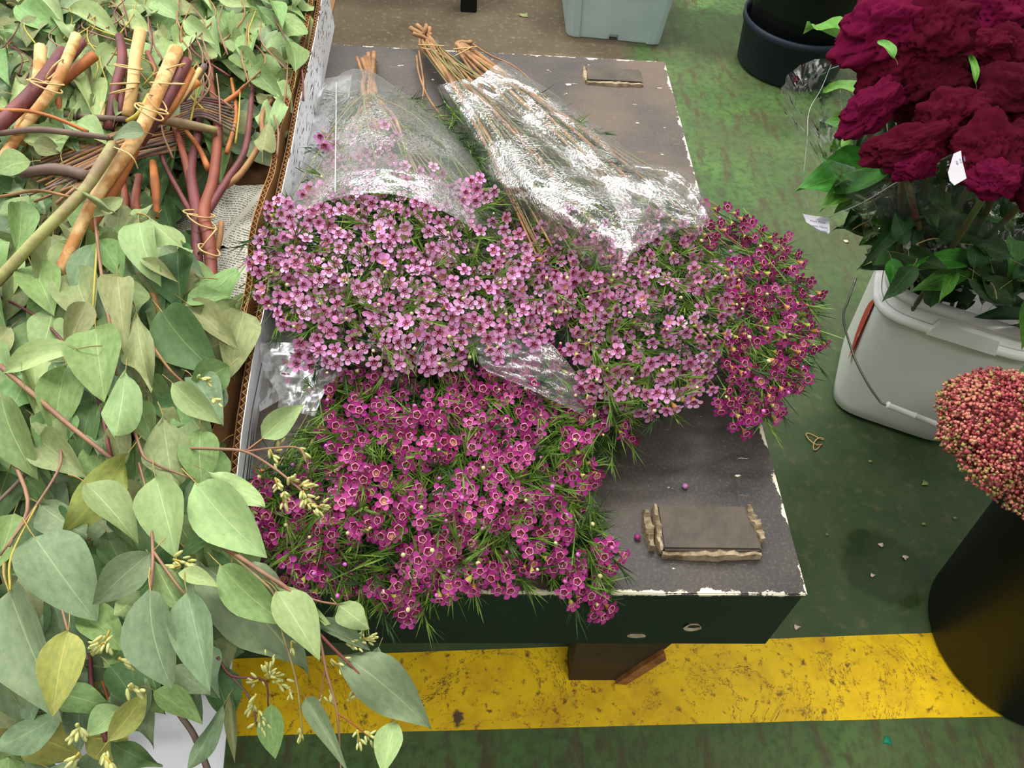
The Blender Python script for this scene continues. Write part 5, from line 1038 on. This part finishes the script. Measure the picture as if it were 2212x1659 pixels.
for a in ((c1, (1845, 118), (1746, 38), 52, .58, .56, 2, 1, 1), (c1, (1932, 125), (1900, 82), 28, .66, .67, 2, 1, 0), (c1, (1868, 205), (1778, 182), 42, .56, .55, 2, 1, 0), (c1, (1850, 262), (1778, 262), 34, .54, .53, 0, 1, 1), (c1, (1862, 265), (1815, 320), 26, .56, .54, 2, 1, 2), (c1, (1925, 350), (1730, 402), 96, .50, .49, 0, 1, 1), (c1, (1935, 385), (1810, 438), 44, .49, .47, 0, 1, 0),
          (c1, (1940, 335), (1860, 325), 34, .50, .50, 0, 1, 0), (c1, (2108, 180), (2096, 110), 18, .64, .66, 2, 1, 0), (c3, (1860, 120), (1876, 92), 20, .6, .62, 0, 1, 0), (c3, (2075, 60), (2092, 28), 18, .68, .69, 2, 1, 1), (c1, (1930, 500), (1860, 520), 44, .40, .39, 0, 1, 0), (c1, (1980, 520), (1885, 575), 60, .38, .35, 0, 1, 2), (c1, (1885, 430), (1825, 480), 30, .42, .40, 1, 1, 0),
          (c1, (1950, 540), (2010, 600), 60, .36, .34, 0, 0, 1), (c2, (2190, 400), (2205, 450), 30, .5, .5, 0, 1, 0)): cleaf(*a)
r = random.Random(5)
for x, y in scatter([(1840, 300), (1930, 390), (2212, 430), (2270, 430), (2270, 640), (2100, 610), (1930, 570), (1880, 500), (1850, 420)], 19, 290, seed=4):
    a = r.uniform(0, 6.28); ln = r.uniform(70, 125); z = r.uniform(.34, .48); cleaf(c1 if x < 2080 else c2, (x, y), (x+ln*math.cos(a), y+ln*math.sin(a)*.8), ln*.42, z, z+r.uniform(-.03, .03), r.choice([1, 1, 1, 0]), 1, r.randrange(3))
for x, y in scatter([(1860, 60), (2270, 20), (2270, 420), (1960, 400), (1860, 260)], 30, 120, seed=8):
    a = r.uniform(0, 6.28); ln = r.uniform(50, 90); z = r.uniform(.48, .55); cleaf(c1 if x < 2060 else c2, (x, y), (x+ln*math.cos(a), y+ln*math.sin(a)), ln*.4, z, z, 1, 1, r.randrange(3))
for x, y in scatter([(1885, 560), (1960, 560), (2270, 620), (2290, 740), (2140, 665), (1930, 600)], 22, 70, seed=14):
    a = r.uniform(0, 6.28); ln = r.uniform(60, 95); z = r.uniform(.30, .33); cleaf(c1 if x < 2080 else c2, (x, y), (x+ln*math.cos(a), y+ln*math.sin(a)*.4-14), ln*.42, z, z+r.uniform(0, .03), 1, 1, r.randrange(3))
def cone_film(parent, base, rb, top, rt, m, seed, a0=0, a1=2*math.pi, n=64, nv=26, amp=.006, label=None):
    V, Fc = [], []; base = Vector(base); top = Vector(top)
    for j in range(nv+1):
        t = j/nv; c = base.lerp(top, t); rad = rb+(rt-rb)*t**.8
        for i in range(n+1):
            a = a0+(a1-a0)*i/n; w_ = amp*(1-2.2*abs(mnoise.noise((math.cos(a)*3+seed, math.sin(a)*3, t*3))))*(.4+t)
            rr_ = rad+w_; V.append((c.x+rr_*math.cos(a), c.y+rr_*math.sin(a), c.z+.02*t*mnoise.noise((a*1.5, seed, 0))))
    for j in range(nv):
        for i in range(n): q = j*(n+1)+i; Fc.append((q, q+1, q+n+2, q+n+1))
    o = mk('sleeve', V, Fc, m, parent, True)
    if label: o['label'] = label
    return o
tp1 = P(1960, 250, .57); tp2 = P(2150, 300, .57)
cone_film(c1, bl(-.045, .0, .27), .05, (tp1.x-.02, tp1.y, .57), .135, M_FILM_CL, 2, amp=.004, label='clear wrapper flaring to the left')
cone_film(c2, bl(.04, -.02, .27), .055, (tp2.x, tp2.y, .54), .115, M_FILM_CL, 6, label='clear wrapper of the right bunch')
film(c1, [(1868, 425), (1862, 480), (1872, 540), (1890, 590)], [(2105, 285), (2120, 380), (2125, 480), (2130, 600)], lambda u, t: .50+.09*u*(1-t)-.16*t, M_FILM_CL, 12, nu=34, nv=34, amp=.010, freq=.9, label='glossy lower wrapper over the dark leaves', name='sleeve')
film(c2, [(2120, 400), (2110, 480), (2120, 560), (2140, 610)], [(2290, 380), (2300, 470), (2300, 560), (2300, 660)], lambda u, t: .52-.18*t, M_FILM_CL, 14, nu=30, nv=30, amp=.010, freq=.9, label='glossy lower wrapper of the right bunch', name='sleeve')
# folded ridges of the wrapper catching the light
def ridge(parent, pts, r_=.0012):
    v, f = tube([tuple(P(*p)) for p in pts], r_*.62, 5, 4); return mk('film_fold', v, f, M_FOLD, parent, True)
M_FOLD = mat('film_fold_gloss', (150, 158, 152), None, .15, spec=.9)
ridge(c1, [(2120, 270, .60), (2060, 330, .59), (1960, 380, .55), (1868, 435, .50), (1790, 470, .46)], .0009)
ridge(c1, [(1868, 435, .50), (1880, 480, .46), (1925, 560, .40)], .0006)
ridge(c1, [(1800, 128, .55), (1775, 190, .55), (1748, 240, .54), (1744, 300, .52), (1735, 385, .49)], .0008)
ridge(c1, [(1790, 150, .55), (1822, 140, .56), (1860, 132, .57), (1895, 118, .58)], .0008)
ridge(c1, [(1815, 190, .55), (1820, 250, .53), (1832, 335, .50)], .0006)
ridge(c1, [(1740, 430, .47), (1752, 460, .46)], .0006)
ridge(c2, [(2270, 470, .50), (2200, 500, .48), (2160, 560, .42), (2150, 600, .38)], .0006)
# tags
M_TAG = mat('paper_tag', (184, 182, 188), (174, 172, 180), .5, 20); M_INK = mat('tag_ink', (110, 112, 140), None, .6)
def tag_card(parent, corners, z, rows, th=.0006, sc_=1.0, dpx=None):
    V = [P(x, y, z) for x, y in corners]; n = len(V); e1 = (V[1]-V[0]).normalized(); nrm = (V[1]-V[0]).cross(V[-1]-V[0]).normalized()
    if nrm.dot(Vector(CP)-V[0]) < 0: nrm = -nrm
    o = mk('price_tag', V+[a-nrm*th for a in V], [tuple(range(n)), tuple(range(2*n-1, n-1, -1))]+[(k, (k+1) % n, n+(k+1) % n, n+k) for k in range(n)], M_TAG, parent)
    return o, nrm
def lettering(parent, txt, x, y, z, dx, dy, h, nrm):
    cu = bpy.data.curves.new('lettering', 'FONT'); cu.body = txt; cu.size = h; cu.extrude = .00005; cu.materials.append(M_INK)
    tmp = bpy.data.objects.new('tmp', cu); COL.objects.link(tmp); dg = bpy.context.evaluated_depsgraph_get(); me = bpy.data.meshes.new_from_object(tmp.evaluated_get(dg)); bpy.data.objects.remove(tmp)
    o0 = P(x, y, z); o1 = P(x+dx, y+dy, z); xa = (o1-o0).normalized(); xa = (xa-nrm*xa.dot(nrm)).normalized(); ya = nrm.cross(xa); q = o0+nrm*.0005
    M = Matrix(((xa.x, ya.x, nrm.x, q.x), (xa.y, ya.y, nrm.y, q.y), (xa.z, ya.z, nrm.z, q.z), (0, 0, 0, 1))); o = bpy.data.objects.new('lettering', me); COL.objects.link(o); o.parent = parent; o.matrix_basis = Matrix.Translation(-world_loc(parent)) @ M
tg, nr = tag_card(c1, [(1734, 461), (1738, 463), (1788, 470), (1791, 474), (1793, 500), (1790, 505), (1770, 497), (1742, 480)], .46, 3)
k_ = pxm(P(1765, 480, .46))
lettering(tg, 'Hot Pink', 1749, 478.5, .46, 10, 1.6, 9.5*k_, nr); lettering(tg, 'osia 75cm', 1754, 489, .46, 10, 1.7, 8.0*k_, nr); lettering(tg, '5 0.385', 1761, 498.5, .46, 10, 2.2, 8.5*k_, nr)
tg2, nr2 = tag_card(c2, [(2060, 332), (2076, 325), (2078, 345), (2088, 385), (2062, 400), (2052, 390), (2048, 372)], .625, 3)
for i, tx in enumerate(('Celosia', 'cm 75', '0.385')): lettering(tg2, tx, 2077-i*8+3, 338+i*5, .625, 2, 10, 6.5*pxm(P(2060, 360, .625)), nr2)

# ------------------------------------------------------------------ stonecrop head in the black bucket
M_BLK = mat('black_plastic', (16, 19, 20), (12, 15, 16), .5, 6, spec=.25); M_NAVY = mat('navy_plastic', (30, 40, 54), (26, 34, 46), .5, 6, spec=.3)
def round_bucket(label, cx, cy, rb, rt, h, m):
    b_ = thing('bucket', label, 'bucket', (cx, cy, 0)); pr = [(.001, .003), (rb-.006, .003), (rb, .008), (rt, h-.02), (rt+.005, h-.018), (rt+.006, h), (rt, h), (rt-.003, h-.02), (rb-.003, .012), (.001, .008)]
    v, f = lathe(pr, cx, cy, 72); mk('bucket_body', v, f, m, b_, True); return b_
bk = round_bucket('large black flower bucket standing on the yellow line', .492, .122, .136, .165, .36, M_BLK)
stone = thing('stonecrop_bunch', 'bunch of dusty pink stonecrop heads in the black bucket', 'flowers', (.40, .19, .36))
M_ST = [mat('stonecrop_rose', (180, 84, 90), (150, 58, 64), .6, 300), mat('stonecrop_salmon', (206, 140, 116), (180, 104, 92), .6, 300), mat('stonecrop_green', (176, 164, 96), (140, 120, 70), .6, 300), mat('stonecrop_wine', (132, 44, 48), (100, 40, 36), .6, 300)]
fb = (np.array([(1, 0, 0), (0, 1, 0), (-1, 0, 0), (0, -1, 0), (0, 0, 1.1), (0, 0, -1)], float), [(0, 1, 4), (1, 2, 4), (2, 3, 4), (3, 0, 4), (1, 0, 5), (2, 1, 5), (3, 2, 5), (0, 3, 5)], [0]*8)
def stone_head(x, y, z, R_, n, seed):
    r = random.Random(seed); c = P(x, y, z); B = Batch()
    v, f = tube([tuple(c), tuple(c.lerp(Vector((.49, .13, .1)), .5)), (.49, .13, .1)], .005, 8, 3); mk('stem', v, f, M_STEM['green'], stone, True)
    core = ball(R_*.80, 1, 1, .6, 20, 12); mk('flower_core', [tuple(Vector(a)+c) for a in core[0]], core[1], M_ST[3], stone, True)
    for i in range(n):
        a = r.uniform(0, 6.283); u = r.random(); t = math.acos(1-1.35*u); lump = 1+.10*mnoise.noise((math.cos(a)*2.4*math.sin(t), math.sin(a)*2.4*math.sin(t), seed+t))*2
        d = Vector((math.sin(t)*math.cos(a), math.sin(t)*math.sin(a), math.cos(t)*.62)); p = c+d*R_*lump*r.uniform(.84, 1.02)
        s = r.uniform(.0016, .0030); gz = mnoise.noise((p.x*30, p.y*30, 3))
        mi_ = 2 if r.random() < .07+.28*(t > 1.35) else (1 if r.random() < .34+.5*gz+.25*(t > .9) else (3 if r.random() < .18 else 0))
        B.add(fb, Matrix.Translation(p) @ frame_z(d, r.uniform(0, 3)) @ Matrix.Scale(s, 4), mi_)
    o = B.build('floret_cluster', M_ST, stone, True); tag(o, kind='stuff')
stone_head(2190, 935, .43, .078, 5200, 3); stone_head(2250, 1010, .41, .07, 2600, 4)
for i, (x, y) in enumerate(((2380, 900), (2370, 1080), (2520, 960), (2500, 1130))): stone_head(x, y, .42, .07, 1500, 6+i)

# ------------------------------------------------------------------ things behind the bench
nb = round_bucket('dark navy flower bucket on the floor behind the bench', .520, 1.70, .132, .142, .13, M_NAVY)
v, f = lathe([(.001, .01), (.118, .012), (.128, .12), (.15, .36), (.156, .36), (.156, .378), (.15, .378), (.12, .02)], .520, 1.70, 64); tag(mk('inner_bucket', v, f, M_BLK, nb, True), label='black bucket standing in the navy one')
M_TUB = mat('frosted_plastic', (176, 192, 190), (160, 176, 174), .35, 5, trans=.25); tub = thing('storage_tub', 'frosted plastic storage tub with a foot notch, on the floor behind the bench', 'tub', (.06, 1.95, 0))
V, Fc = [], []
TL, TR, TY0, TY1, TH = -.063, .188, 1.780, 2.12, .16
def tub_ring(z, g):
    w0, w1, y0, y1 = TL-g, TR+g, TY0-g, TY1+g; R = []
    xs = [(w0+.016, y0), (w0+.034, y0), (w0+.038, y0+.005), ((w0+w1)/2-.012, y0+.005), ((w0+w1)/2-.0119, y0+(.022 if z < .018 else .005)), ((w0+w1)/2+.0119, y0+(.022 if z < .018 else .005)), ((w0+w1)/2+.012, y0+.005), (w1-.038, y0+.005), (w1-.034, y0), (w1-.016, y0), (w1-.004, y0+.004), (w1, y0+.016), (w1, y1-.016), (w1-.016, y1), (w0+.016, y1), (w0, y1-.016), (w0, y0+.016), (w0+.004, y0+.004)]
    yo = -(.02)*0
    return [(x, y-.10*(x-TL)*.95/1.0*.95, z) for x, y in xs]
rings = [tub_ring(z, g) for z, g in ((.002, -.002), (.006, 0), (.0175, .0008), (.0185, .0009), (.08, .005), (TH, .012))]
m_ = len(rings[0])
for R in rings: V += R
for i in range(len(rings)-1):
    for k in range(m_): Fc.append((i*m_+k, i*m_+(k+1) % m_, (i+1)*m_+(k+1) % m_, (i+1)*m_+k))
Fc.append(tuple(range(m_))[::-1]); mk('tub_body', V, Fc, M_TUB, tub)
V = [(x, y, z) for z, g in ((TH-.008, .012), (TH, .022), (TH+.004, .022), (TH+.004, .008)) for x, y, _ in tub_ring(.1, g)]
mk('tub_rim', V, [(i*m_+k, i*m_+(k+1) % m_, (i+1)*m_+(k+1) % m_, (i+1)*m_+k) for i in range(3) for k in range(m_)], M_TUB, tub)
q = P(1012, 27, 0)
tb = thing('table', 'black table standing on the bare concrete behind the bench, one leg in view', 'table', (q.x, q.y+.02, 0))
v, f = box(q.x-.022, q.x+.022, q.y, q.y+.045, 0, .62, .002); mk('leg', v, f, M_BLK, tb)
v, f = box(q.x-.022, q.x+.022, q.y+.6, q.y+.645, 0, .62, .002); mk('leg', v, f, M_BLK, tb)
v, f = box(q.x-.9, q.x+.05, q.y-.03, q.y+.68, .62, .65, .003); mk('table_top', v, f, M_BLK, tb)
v, f = box(q.x-.87, q.x-.826, q.y, q.y+.045, 0, .62, .002); mk('leg', v, f, M_BLK, tb)

# ------------------------------------------------------------------ small things lying about
c = P(1762, 956, 0); pts = []
for i in range(36):
    a = 2*math.pi*i/36; pts.append((c.x+.0145*math.sin(2*a)*.8+.004*math.cos(a), c.y+.013*math.sin(a)+.006*math.cos(3*a), .0016+.0012*(1+math.cos(2*a+.4))))
v, f = tube(pts, .0011, 5, closed=True); tag(mk('rubber_band', v, f, M_BAND, None, True, org=(c.x, c.y, 0)), 'tan rubber band twisted on the green floor beside the white bucket', 'rubber band')
for (x, y, s, lab, kd) in ((1480, 1050, 1.25, 'fallen pinkish wax flower bud lying alone on the bench top', 'light'), (1377, 1160, 1.35, 'fallen magenta wax flower bud near the raised block', 'dark'), (1322, 1163, 1.0, 'pale fallen bud beside the drooping magenta flowers', 'light')):
    p = P(x, y, HB+.003); V_, F_ = ball(.0026*s, 1, 1, .9, 10, 6); tag(mk('fallen_bud', [tuple(Vector(a)+p) for a in V_], F_, mat('fallen_bud_'+kd, (196, 130, 186) if kd == 'light' else (150, 50, 120), (160, 90, 140) if kd == 'light' else (110, 40, 80), .45, 300), None, True, org=p), lab, 'bud')
M_DEB = [mat('petal_scrap', (226, 206, 200), (200, 180, 160), .6, 200), mat('leaf_scrap', (170, 170, 110), (120, 140, 80), .6, 200), mat('teal_scrap', (20, 130, 100), None, .6)]
DEB = [(1903, 1178, 0, 'pinkish petal scrap on the floor, at the edge of the wet patch', 9), (1955, 1205, 0, 'white petal scrap on the floor beside the wet patch', 10), (1884, 1243, 0, 'pale petal scrap inside the dark wet patch', 8), (1998, 1045, 1, 'cream leaf scrap on the floor under the white bucket', 12), (1995, 1133, 1, 'tiny cream scrap on the floor between bucket and wet patch', 7), (2062, 1120, 1, 'tiny scrap on the floor below the stonecrop heads', 6), (1880, 997, 1, 'tiny pale scrap on the floor near the rubber band', 6), (2115, 1140, 0, 'pink scrap on the floor against the black bucket', 8),
       (1720, 1355, 0, 'pinkish scrap on the floor off the bench corner', 10), (1786, 1155, 1, 'tiny pale scrap on the floor right of the bench', 5), (1917, 1600, 2, 'teal paint fleck on the floor below the yellow line', 16), (1132, 33, 1, 'small dark green leaf scrap on the bare concrete', 16), (1828, 522, 0, 'tiny white petal scrap on the floor above the white bucket', 8)]
for i, (x, y, mi_, lab, s) in enumerate(DEB):
    p = P(x, y, .001); k = pxm(p)*s; V = []; n = 7
    for j in range(n): a = 2*math.pi*j/n; q_ = k*.55*(1+.35*math.sin(3*a+i)); V.append((p.x+q_*math.cos(a)*1.2, p.y+q_*math.sin(a), .0012+.0025*abs(math.sin(a+i))*(mi_ != 2)))
    V.append((p.x, p.y, .0022)); V += [(a, b_, c_-.0008) for a, b_, c_ in V[:n]]
    tag(mk('floor_scrap', V, [(j, (j+1) % n, n) for j in range(n)]+[(j, n+1+j, n+1+(j+1) % n, (j+1) % n) for j in range(n)], M_DEB[mi_], None, True, org=(p.x, p.y, 0)), lab, 'scrap', 'scraps on the floor')
# painted flakes standing proud on the bench top
